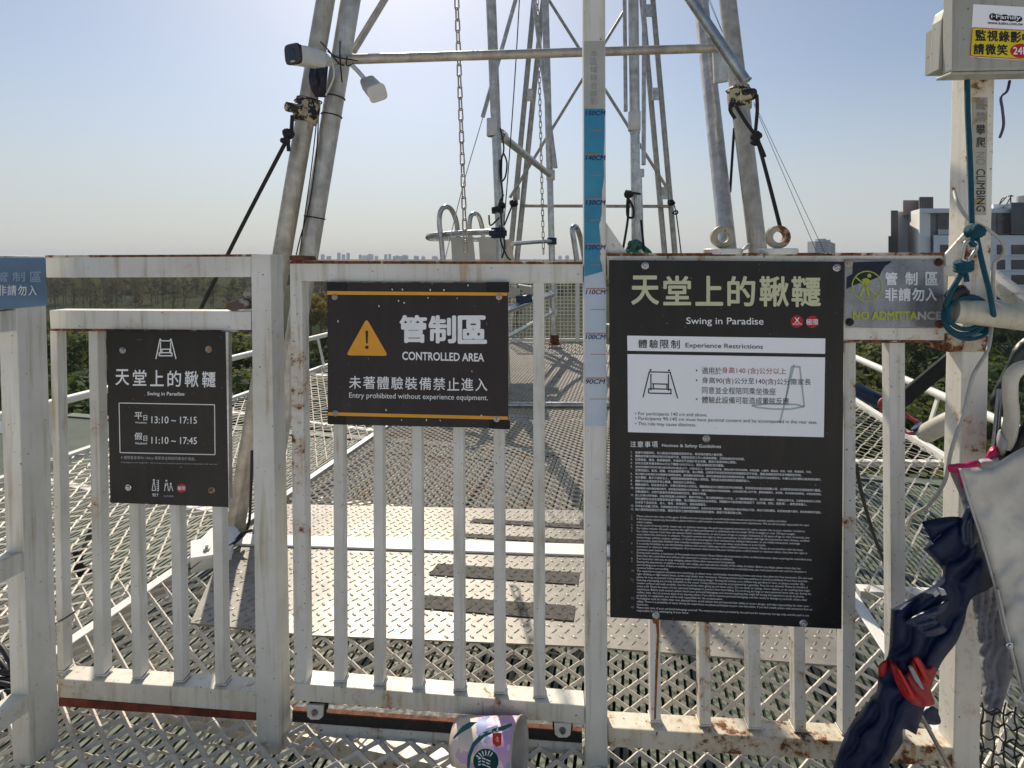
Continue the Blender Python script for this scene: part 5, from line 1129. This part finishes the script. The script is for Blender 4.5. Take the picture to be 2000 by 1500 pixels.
# ================================================================== paper cup under the gate
t = thing('paper_cup', 'pink and purple paper cup lying on its side under the gate', 'cup', P(955, 1500, 1.19))
ca, cb = P(893, 1446, 1.195), P(1013, 1464, 1.15); axc = (cb - ca).normalized(); Lc = (cb - ca).length; ra, rb = .0455, .0585
def cup_mat():
    m, t_, b = mat('cup_print'); tc = N(t_, 'TexCoord'); v = tc.outputs['Object']
    a = noi(t_, v, 30, 2, .5); c = noi(t_, v, 22, 3, .5); 
    n2 = N(t_, 'TexNoise'); n2.inputs['Scale'].default_value = 26; n2.inputs['Detail'].default_value = 2
    mp = N(t_, 'Mapping'); mp.inputs['Location'].default_value = (3.1, 1.7, .4); t_.links.new(v, mp.inputs[0]); t_.links.new(mp.outputs[0], n2.inputs['Vector'])
    sp = N(t_, 'SeparateXYZ'); t_.links.new(v, sp.inputs[0])
    x = mixc(t_, ramp(t_, a, .49, .51), (.62, .38, .62), (.80, .66, .76))
    x = mixc(t_, ramp(t_, n2.outputs[0], .57, .585), x, (.30, .36, .62))
    x = mixc(t_, ramp(t_, c, .58, .595), x, (.78, .64, .54))
    lf = ramp(t_, mth(t_, 'ADD', sp.outputs[0], mth(t_, 'MULTIPLY', a, .03)), -.012, -.010, 1, 0)
    x = mixc(t_, lf, x, mixc(t_, ramp(t_, n2.outputs[0], .44, .45), (.64, .42, .64), (.80, .68, .58)))
    t_.links.new(x, b.inputs['Base Color']); b.inputs['Roughness'].default_value = .4; return m
prof = [(ra * (1 - k / 12) + rb * k / 12, Lc * k / 12) for k in range(13)]
mb = MB(); mb.smooth = True; mb.lathe(ca, axc, [(.0005, .004), (ra - .003, .004), (ra, 0)] + prof[1:], 48); build('body', mb, cup_mat(), t)
mb = MB(); mb.smooth = True; mb.lathe(cb, axc, [(rb - .001, -.001), (rb + .002, 0), (rb + .0025, .002), (rb + .001, .004), (rb - .002, .003), (rb - .004, -.006), (rb * .9, -.03), (rb * .88, -.032), (.0005, -.032)], 48); build('rim', mb, simple('cup_inside', (.46, .42, .36), .6, 0, .2, 20, .1), t)
def on_cup(px, py, lift=.0006):         # the point of the cup's side seen at a pixel
    d = ray(px, py).normalized(); o0 = Vector((0, 0, H)); lo = None; tt = 1.0
    while tt < 1.5:
        p = o0 + d * tt; h = (p - ca).dot(axc); q = p - ca - axc * h; rr = ra + (rb - ra) * max(0, min(1, h / Lc))
        if q.length <= rr + lift: return p
        tt += .0015
    return o0 + d * 1.2
def cup_patch(name, m, pts, lift=.0007):
    mb = MB(); r = delaunay_2d_cdt([Vector(p) for p in pts] + [Vector((x, y)) for x in range(886, 1030, 4) for y in range(1400, 1540, 4) if inpoly(x, y, pts)], [(i, (i + 1) % len(pts)) for i in range(len(pts))], [], 1, 1e-4)
    mb.add([on_cup(p.x, p.y, lift) for p in r[0]], [tuple(f) for f in r[2]], True); return build(name, mb, m, t)
M['cup_green'] = ink('cup_green', (.008, .055, .042)); M['cup_teal'] = ink('cup_teal', (.03, .13, .12))
cup_patch('green_stripe', M['cup_teal'], [(885, 1440), (903, 1418), (917, 1410), (932, 1410), (918, 1422), (900, 1432), (886, 1444)])
cup_patch('green_stripe', M['cup_teal'], [(912, 1500), (913, 1476), (922, 1452), (940, 1432), (958, 1425), (980, 1418), (1000, 1412), (1000, 1418), (985, 1426), (962, 1432), (946, 1440), (927, 1458), (920, 1478), (917, 1500)])
cup_patch('white_flower', M['ink_white'], [(936, 1434), (952, 1422), (972, 1416), (974, 1432), (962, 1430), (950, 1430), (938, 1438)], .0011)
cup_patch('red_tag', ink('cup_red', (.62, .04, .01)), [(962, 1432), (980, 1431), (979, 1455), (970, 1459), (962, 1452)], .0014)
cup_patch('tag_mark', M['ink_white'], [(968, 1441), (971, 1438), (974, 1444), (973, 1450), (969, 1448)], .0018)
mb = MB()
cxl, cyl = 949, 1487
cup_patch('round_emblem', M['cup_green'], [(cxl + 25 * math.cos(k * .2618), cyl + 25 * math.sin(k * .2618)) for k in range(24)], .0012)
for k in range(6):                       # abstract white rays and waves inside the emblem
    a = -2.6 + k * .34; cup_patch('emblem_ray', M['ink_white'], [(cxl + 10 * math.cos(a - .05), cyl + 10 * math.sin(a - .05)), (cxl + 23 * math.cos(a - .07), cyl + 23 * math.sin(a - .07)), (cxl + 23 * math.cos(a + .07), cyl + 23 * math.sin(a + .07)), (cxl + 10 * math.cos(a + .05), cyl + 10 * math.sin(a + .05))], .0017)
for k in range(3):
    y = cyl - 6 + k * 6; cup_patch('emblem_wave', M['ink_white'], [(cxl - 16, y), (cxl - 8, y - 2), (cxl, y + 1), (cxl + 9, y + 5), (cxl + 9, y + 7.4), (cxl, y + 3.4), (cxl - 8, y + .4), (cxl - 16, y + 2.4)], .0017)

# ================================================================== the land beyond
def leaf_mat(name, c, var=.5):
    m, t, b = mat(name); v = pos(t); x = noi(t, v, .6, 3, .6); f = noi(t, v, 3.5, 3)
    lo = tuple(k * (1 - var) for k in c); hi = tuple(k * (1 + var) for k in c)
    t.links.new(mixc(t, ramp(t, mth(t, 'ADD', mth(t, 'MULTIPLY', x, .6), mth(t, 'MULTIPLY', f, .4)), .35, .65), lo, hi), b.inputs['Base Color'])
    b.inputs['Roughness'].default_value = .7; b.inputs['Specular IOR Level'].default_value = .2
    tr = N(t, 'BsdfTranslucent'); mx = N(t, 'MixShader'); mx.inputs[0].default_value = .42
    lk = b.inputs['Base Color'].links[0].from_socket; t.links.new(mixc(t, .25, lk, (.30, .34, .04)), tr.inputs['Color'])
    ou = [n for n in t.nodes if n.type == 'OUTPUT_MATERIAL'][0]
    t.links.new(b.outputs[0], mx.inputs[1]); t.links.new(tr.outputs[0], mx.inputs[2]); t.links.new(mx.outputs[0], ou.inputs['Surface'])
    return m
M['leaf'] = leaf_mat('leaf_dark', (.045, .080, .030)); M['leaf2'] = leaf_mat('leaf_olive', (.10, .115, .035)); M['leaf3'] = leaf_mat('leaf_autumn', (.24, .17, .035))
M['bare'] = leaf_mat('bare_twigs', (.10, .082, .058), .35); M['bark'] = simple('bark', (.085, .065, .048), .9, 0, .3, 4, .3)
def crown_mesh(name, m, rx, rz, zc, clumps, per, leaf, rg, squash=.75):
    mb = MB(); cs = []
    for k in range(clumps):
        while True:
            p = Vector((rg.uniform(-1, 1), rg.uniform(-1, 1), rg.uniform(-1, 1)))
            if .25 < p.length < 1: break
        cs.append((Vector((p.x * rx, p.y * rx, zc + p.z * rz)), rg.uniform(.24, .42) * rx))
    for c, r in cs:
        for _ in range(per):
            d = Vector((rg.gauss(0, 1), rg.gauss(0, 1), rg.gauss(0, 1) * squash)).normalized()
            p = c + Vector((d.x, d.y, d.z * squash)) * r * rg.uniform(.55, 1.1); s = leaf * rg.uniform(.6, 1.4)
            nrm = (d + Vector((rg.uniform(-.7, .7), rg.uniform(-.7, .7), rg.uniform(-.2, 1)))).normalized()
            x = nrm.orthogonal().normalized(); a = rg.uniform(0, 6.3); y = nrm.cross(x); u = x * math.cos(a) + y * math.sin(a); v_ = nrm.cross(u)
            mb.add([p - u * s, p - v_ * s * .55, p + u * s, p + v_ * s * .55], [(0, 1, 2, 3)])
    return mb
def trunk_mesh(h, r, zc, rg, nl=6, rx=3):
    mb = MB(); mb.tube([(0, 0, 0), (.1 * rg.uniform(-1, 1), .1, h * .5), (.2 * rg.uniform(-1, 1), 0, h)], [r, r * .75, r * .4], 8)
    for k in range(nl):
        a = rg.uniform(0, 6.3); z0 = h * rg.uniform(.45, .9); L = rx * rg.uniform(.5, .9)
        mb.tube([(0, 0, z0), (math.cos(a) * L * .5, math.sin(a) * L * .5, z0 + L * .35), (math.cos(a) * L, math.sin(a) * L, z0 + L * .6)], [r * .45, r * .3, r * .12], 6)
    return mb
def bare_mesh(h, rg):                    # a leafless tree: trunk and many thin branches
    mb = MB()
    mb.tube([(0, 0, 0), (0, 0, h)], [.16, .04], 6)
    for k in range(34):
        a = rg.uniform(0, 6.3); z0 = h * rg.uniform(.22, .92); L = h * rg.uniform(.12, .26) * (1.25 - z0 / h)
        e = Vector((math.cos(a) * L, math.sin(a) * L, z0 + L * 1.1)); mb.tube([(0, 0, z0), e * .55 + Vector((0, 0, z0 * .45)), e], [.05, .04, .02], 4, False, False)
        for q in range(4):
            b = Vector((0, 0, z0)).lerp(e, rg.uniform(.4, 1)); mb.tube([b, b + Vector((rg.uniform(-1, 1), rg.uniform(-1, 1), rg.uniform(.2, 1.4))) * L * .4], [.03, .012], 3, False, False)
    return mb
rg = random.Random(21)
PROTO = {}
def proto(kind):
    if kind in PROTO: return PROTO[kind]
    t = thing('tree', 'x', 'tree', (0, 0, 0))
    if kind.startswith('bare'):
        build('trunk', bare_mesh(11, rg), M['bark'], t); build('crown', crown_mesh('c', 0, 2.0, 4.0, 7.2, 16, 45, .16, rg), M['bare'], t)
    else:
        m_, rx, rz, zc, h = {'a': ('leaf', 4.2, 3.4, 7.2, 8.0), 'b': ('leaf2', 3.8, 3.2, 6.8, 7.4), 'c': ('leaf', 3.4, 4.4, 7.6, 9.0), 'd': ('leaf3', 3.0, 2.8, 6.2, 6.5)}[kind]
        build('trunk', trunk_mesh(h, .28, zc, rg, 7, rx), M['bark'], t)
        build('crown', crown_mesh('c', 0, rx, rz, zc, 30, 120, .24, rg), M[m_], t)
    PROTO[kind] = [t, False]; return PROTO[kind]
def tree(kind, x, Y, s, label, group, z=ZG, sz=None):
    pr = proto(kind); src = pr[0]
    if not pr[1]: o = src; pr[1] = True
    else:
        o = src.copy(); COL.objects.link(o); ALL.append(o)
        for ch in [c for c in ALL if c.parent == src]:
            c = ch.copy(); COL.objects.link(c); c.parent = o; ALL.append(c)
    o.location = (x, Y, z); o.rotation_euler = (0, 0, rg.uniform(0, 6.3)); o.scale = (s, s, (sz or s) * rg.uniform(.92, 1.08))
    tag(o, label, 'tree', group); return o
def xat(px, Y): return (px - CX) / F * Y
G1 = 'trees below the platform on the left'; G2 = 'trees below the platform on the right'; G3 = 'bare trees of the park'
near = [(-60, 30, 1.0, 'a'), (60, 36, 1.0, 'b'), (150, 33, 1.05, 'a'), (235, 38, 1.0, 'c'), (330, 35, 1.0, 'a'), (420, 40, 1.0, 'b'), (480, 33, .95, 'a'), (110, 46, 1.0, 'c'), (20, 52, 1.1, 'a'), (200, 54, 1.1, 'b'), (300, 50, 1.0, 'a'), (400, 56, 1.1, 'c'), (470, 48, 1.05, 'b'), (150, 66, 1.0, 'a'), (360, 70, 1.0, 'a'), (540, 44, .9, 'a'), (640, 60, .9, 'c')]
for x, Y, s, k in near: tree(k, xat(x, Y), Y, s, 'leafy green tree seen below the platform through the left fence panel', G1)
right = [(1690, 30, 1.05, 'b'), (1760, 27, 1.0, 'a'), (1840, 33, 1.05, 'b'), (1700, 40, 1.1, 'b'), (1790, 42, 1.1, 'a'), (1880, 40, 1.0, 'a'), (1960, 36, 1.0, 'a'), (1720, 52, 1.1, 'a'), (1820, 55, 1.1, 'b'), (1650, 46, 1.0, 'a'), (1900, 54, 1.1, 'c'), (1700, 66, 1.1, 'c'), (1780, 70, 1.2, 'c'), (1860, 68, 1.1, 'a'), (1730, 22, .9, 'a'), (1830, 21, .9, 'b'), (1930, 25, .9, 'a'), (1680, 24, .85, 'a'), (1990, 60, 1.1, 'a')]
for x, Y, s, k in right: tree(k, xat(x, Y), Y, s, 'leafy green tree seen below the platform through the right fence section', G2)
for x, Y, s in ((606, 120, 1.0), (626, 132, 1.1), (644, 118, .95), (1008, 150, .9)): tree('d', xat(x, Y), Y, s, 'yellowing autumn tree beside the road, seen between gate and warning sign' if x < 900 else 'yellowing tree seen through the far wire grid barrier', 'autumn trees')
for k in range(64):
    x = rg.uniform(60, 500) if k < 50 else rg.uniform(590, 660); Y = rg.uniform(150, 270)
    tree('bare', xat(x, Y), Y, rg.uniform(.8, 1.15), 'thin leafless tree in the brown grove seen above the middle rail' if x < 520 else 'thin leafless tree in the grove seen between the gate post and the warning sign', G3)
# far woods: one mass that nobody could count
mb = MB()
for k in range(15000):
    Y = 260 * math.exp(rg.random() ** .8 * 2.2); X = Y * rg.uniform(-1.3, 1.25); hh = rg.uniform(4, 13)
    if mnoise.noise((X * .008, Y * .008, 2)) < -.12: continue
    for q in range(4):
        s = rg.uniform(1.6, 3.4) * (1 + Y / 1200); p = Vector((X + rg.uniform(-3, 3), Y + rg.uniform(-3, 3), ZG + hh * (q + .5) / 4))
        a = rg.uniform(0, 3.14); u = Vector((math.cos(a), math.sin(a), rg.uniform(-.3, .3))); v_ = Vector((rg.uniform(-.5, .5), rg.uniform(-.5, .5), 1))
        mb.add([p - u * s, p - v_ * s * .7, p + u * s, p + v_ * s * .7], [(0, 1, 2, 3)])
tag(build('far_woods', mb, leaf_mat('far_woods', (.045, .052, .034), .4)), kind='stuff')
# road and viaduct
mb = MB(); mb.add([(-400, 96, ZG + .06), (400, 86, ZG + .06), (400, 93, ZG + .06), (-400, 103, ZG + .06)], [(0, 1, 2, 3)])
tag(build('road', mb, simple('asphalt', (.10, .10, .10), .9, 0, .15, .5, 0, 0)), kind='structure')
vt = thing('viaduct', 'long grey concrete road bridge crossing the park behind the bare trees on the left', 'bridge', (-180, 300, ZG))
conc = simple('concrete', (.30, .30, .29), .9, 0, .15, .2, 0)
a, b = Vector((-330, 250, -9)), Vector((-110, 420, -9.5)); mb = MB(); mb.beam(a, b, 11, 1.6); build('deck', mb, conc, vt)
d = (b - a).normalized(); s = d.cross(UP)
for k in (-1, 1): mb = MB(); mb.beam(a + s * 5.6 * k + UP * 1.1, b + s * 5.6 * k + UP * 1.1, .3, 1.0); build('parapet', mb, conc, vt)
for k in range(8): c = a.lerp(b, (k + .5) / 8); mb = MB(); mb.box((c.x, c.y, (ZG - 9) / 2 - .4), 2.2, 2.2, -9 - ZG - .6); build('pier', mb, conc, vt)
# low building left, dark slatted roof and tiled roof seen between the left balusters
t = thing('shed', 'low building with dark slats and a grey tiled roof beyond the left net', 'building', W(-6, 8, -4))
mb = MB(); zs = -1.9
for k in range(6): mb.beam(G(-120, 882 - k * 4.6, zs), G(178, 882 - k * 4.6, zs), .09, .05)
build('slats', mb, simple('dark_timber', (.045, .03, .03), .8, 0, .3, 8, .2), t)
mb = MB(); mb.prism([G(-120, 852, zs), G(215, 852, zs), G(212, 822, zs), G(-120, 822, zs)], UP * .05); build('tiled_roof', mb, simple('blue_grey_tiles', (.13, .16, .20), .6, 0, .25, 30, .3), t)
mb = MB(); q_ = [G(-120, 884, zs - .1), G(178, 884, zs - .1), G(205, 824, zs - .1), G(-120, 824, zs - .1)]; mb.prism(q_, UP * -14.9); build('wall', mb, simple('shed_wall', (.10, .10, .095), .9), t)
t = thing('terrace', 'pale concrete ledge among the trees behind the right safety net', 'ledge', P(1790, 715, 46))
mb = MB(); mb.box(P(1800, 712, 48), 9.0, 3, 1.1); build('slab', mb, simple('pale_concrete', (.33, .33, .32), .85), t)
mb = MB(); mb.box(P(1800, 690, 50), 9.0, 3, 2.2); build('parapet', mb, simple('dark_slate', (.02, .024, .034), .7), t)

# apartment block on the right
bl = thing('apartment_block', 'modern white and dark grey apartment block rising behind the corner post on the right', 'building', P(1900, 505, 118))
BY = 116.0
wht = simple('block_white', (.80, .84, .90), .7, 0, .05, .3, 0); dkg = simple('block_dark', (.035, .038, .048), .5, 0, .15, .3, 0); teal = simple('block_teal', (.012, .045, .07), .4, 0, .15, .3, 0)
glass = simple('block_glass', (.02, .03, .045), .25, 0, .4, .35, 0); lite = simple('block_lit', (.90, .89, .86), .7, 0, .04, .3, 0); grey = simple('block_grey', (.16, .18, .19), .5, 0, .2, .4, 0)
pinkc = simple('block_pink', (.38, .30, .29), .8, 0, .1, .5, 0); brown = simple('block_brown', (.20, .17, .15), .7, 0, .1, .5, 0)
def slab(name, x0, y0, x1, y1, Y, dep, m): return build(name, MB().prism([P(x0, y0, Y), P(x1, y0, Y), P(x1, y1, Y), P(x0, y1, Y)], Vector((.708 * dep, dep, 0))), m, bl)
slab('wall', 1735, 461, 1740, 700, BY + 1.5, 6, brown); slab('wall', 1740, 411, 1754, 700, BY + .6, 8, dkg); slab('wall', 1754, 413, 1775, 700, BY + 8.4, 8, wht)
build('wall', MB().prism([P(1773, 414.5, BY + 8), P(1796, 408, BY - 5), P(1796, 700, BY - 5), P(1773, 700, BY + 8)], Vector((3, 1.0, 0))), lite, bl)
slab('penthouse', 1764, 391, 1796, 420, BY + 6, 6, pinkc)
p = slab('penthouse', 1796, 384.5, 1823, 410, BY + 1, 6, brown)
mb = MB()
for k in range(8): mb.prism([P(1797.5 + k * 3.3, 385, BY + .9), P(1799 + k * 3.3, 385, BY + .9), P(1799 + k * 3.3, 407, BY + .9), P(1797.5 + k * 3.3, 407, BY + .9)], Vector((0, .3, 0)))
build('louvres', mb, dkg, p)
slab('roof_band', 1796, 407, 1975, 415.5, BY - 5, 14, wht); slab('facade', 1796.5, 415.5, 1975, 470, BY - 3.5, 12, grey)
slab('wall', 1800, 415.5, 1804, 700, BY - 3.7, .2, teal)
for y in (436, 466): slab('window', 1804, y, 1816, y + 5, BY - 3.75, .2, glass)
slab('window', 1831, 418, 1866, 458, BY - 3.8, .25, glass)
for y0 in (448,): mb = MB(); [mb.prism([P(1833 + k * 1.4, y0, BY - 4.6), P(1833.5 + k * 1.4, y0, BY - 4.6), P(1833.5 + k * 1.4, 458, BY - 4.6), P(1833 + k * 1.4, 458, BY - 4.6)], Vector((0, .1, 0))) for k in range(24)]; build('balcony_rail', mb, wht, bl)
slab('facade', 1824, 459.5, 2080, 720, BY - 6, 12, wht)
slab('facade', 1900, 415.5, 1975, 458, BY - 5.2, 3, grey); slab('window', 1948, 416, 1972, 456, BY - 5.4, .2, glass)
slab('facade', 1975, 395.5, 2080, 457.5, BY - 6.4, 10, teal); slab('roof_room', 1940, 399, 1976, 409, BY + 2, 5, wht)
for r in range(8):
    y = 478 + r * 29.4
    for x0, x1 in ((1836, 1860), (1872, 1898), (1908, 1934), (1947, 1963.5), (1975, 2001), (2012, 2040)):
        f = slab('window', x0, y, x1, y + 19, BY - 6.06, .05, glass)
        f2 = slab('ledge', x0 - 1.5, y + 19.5, x1 + 1.5, y + 21.5, BY - 6.5, .5, wht)
mb = MB()
for pts in ([(1952, 399), (1956, 389), (1961, 386)], [(1953, 398), (1966, 384)], [(1966, 399), (1976, 381)], [(1974, 397), (1974, 381)], [(1969, 383), (1979, 383)]): mb.tube([P(x, y, BY) for x, y in pts], .12, 5)
build('antenna', mb, dkg, bl)
mb = MB(); mb.lathe(P(2000, 398, BY), UP, [(.01, 0), (1.3, 0), (1.3, 1.6), (.01, 1.9)], 16); build('water_tank', mb, simple('tank', (.5, .5, .48), .3, .6), bl)
# distant tower
ft = thing('far_tower', 'distant pale high rise tower with balconies standing on the horizon right of the lifting rings', 'building', P(1610, 505, 620))
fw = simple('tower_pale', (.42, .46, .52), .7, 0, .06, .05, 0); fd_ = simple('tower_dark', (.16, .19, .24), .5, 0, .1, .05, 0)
build('body', MB().prism([P(1592, 471, 620), P(1622, 468, 620), P(1622, 520, 620), P(1592, 520, 620)], Vector((0, 16, 0))), fw, ft)
build('wing', MB().prism([P(1622, 472, 624), P(1631, 476, 624), P(1631, 520, 624), P(1622, 520, 624)], Vector((0, 14, 0))), fw, ft)
for k in range(8):
    mb = MB(); y = 473 + k * 4; mb.prism([P(1594, y, 619.5), P(1620, y - .3, 619.5), P(1620, y + 1.6, 619.5), P(1594, y + 1.6, 619.5)], Vector((0, .6, 0))); mb.prism([P(1623, y + 2, 623.5), P(1632, y + 3, 623.5), P(1632, y + 4.4, 623.5), P(1623, y + 3.6, 623.5)], Vector((0, .6, 0))); build('balcony', mb, fd_, ft)
for x in (1599, 1608, 1616): mb = MB(); mb.prism([P(x, 470, 619), P(x + 2, 470, 619), P(x + 2, 520, 619), P(x, 520, 619)], Vector((0, .4, 0))); build('column', mb, fw, ft)
mb = MB(); mb.prism([P(1598, 466.5, 624), P(1614, 466, 624), P(1614, 471, 624), P(1598, 471, 624)], Vector((0, 6, 0))); build('roof', mb, fw, ft)
# skyline on the horizon, single buildings
sk = simple('skyline', (.66, .69, .72), .9, 0, .1, .01, 0); rs = random.Random(4)  # distance haze is mixed into this pale colour
spots = [(628, 3, 9), (640, 5, 4), (660, 3, 14), (669, 2.5, 9), (678, 2.5, 13), (702, 3, 8), (712, 9, 5), (722, 10, 9), (734, 4, 5), (752, 3, 9), (760, 3, 10), (775, 16, 4), (790, 10, 6), (812, 8, 4), (826, 6, 3), (846, 5, 4), (850, 8, 3), (1094, 6, 4), (1108, 7, 5), (560, 6, 3), (520, 8, 4), (460, 6, 3), (400, 9, 4), (330, 6, 3), (240, 6, 4), (160, 8, 3), (1346, 6, 4), (1382, 7, 3), (1455, 5, 4), (1520, 8, 3), (1650, 6, 4), (1690, 9, 3)]
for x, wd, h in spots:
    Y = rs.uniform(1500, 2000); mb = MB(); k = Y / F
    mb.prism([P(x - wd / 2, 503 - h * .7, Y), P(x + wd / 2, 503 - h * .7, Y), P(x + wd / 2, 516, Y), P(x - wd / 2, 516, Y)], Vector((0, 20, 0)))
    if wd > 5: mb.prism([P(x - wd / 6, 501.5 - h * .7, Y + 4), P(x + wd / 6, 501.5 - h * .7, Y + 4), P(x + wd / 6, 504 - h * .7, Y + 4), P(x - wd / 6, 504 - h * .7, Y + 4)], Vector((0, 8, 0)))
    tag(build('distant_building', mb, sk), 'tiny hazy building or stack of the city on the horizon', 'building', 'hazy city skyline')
# hazy hills of woodland under the horizon
mb = MB(); n = 60
top = [(-2600 + 5200 * i / n, 1300 + 60 * math.sin(i), ZG + 9 + 5 * mnoise.noise((i * .3, 0, 0))) for i in range(n + 1)]
mb.add([(x, y - 120, ZG - 1) for x, y, z in top] + top + [(x, y + 300, ZG - 1) for x, y, z in top], [(i + k * (n + 1), i + 1 + k * (n + 1), i + 1 + (k + 1) * (n + 1), i + (k + 1) * (n + 1)) for i in range(n) for k in (0, 1)], True)
tag(build('hills', mb, leaf_mat('hill_wood', (.05, .058, .04), .3)), kind='structure')

# ================================================================== air
HAZE = True
if HAZE:
    mb = MB(); mb.box((0, 1050, (ZG - 1 + 32) / 2), 6400, 2300, 32 - ZG + 1)
    m = bpy.data.materials.new('haze'); m.use_nodes = True; t_ = m.node_tree; t_.nodes.clear()
    vo = t_.nodes.new('ShaderNodeVolumePrincipled'); ou = t_.nodes.new('ShaderNodeOutputMaterial'); t_.links.new(vo.outputs[0], ou.inputs['Volume'])
    vo.inputs['Density'].default_value = .00024; vo.inputs['Color'].default_value = (.82, .88, .95, 1); vo.inputs['Anisotropy'].default_value = .0
    tag(build('haze', mb, m), kind='stuff')

run_text_jobs()
for o in bpy.data.objects:
    if '_o' in o: del o['_o']
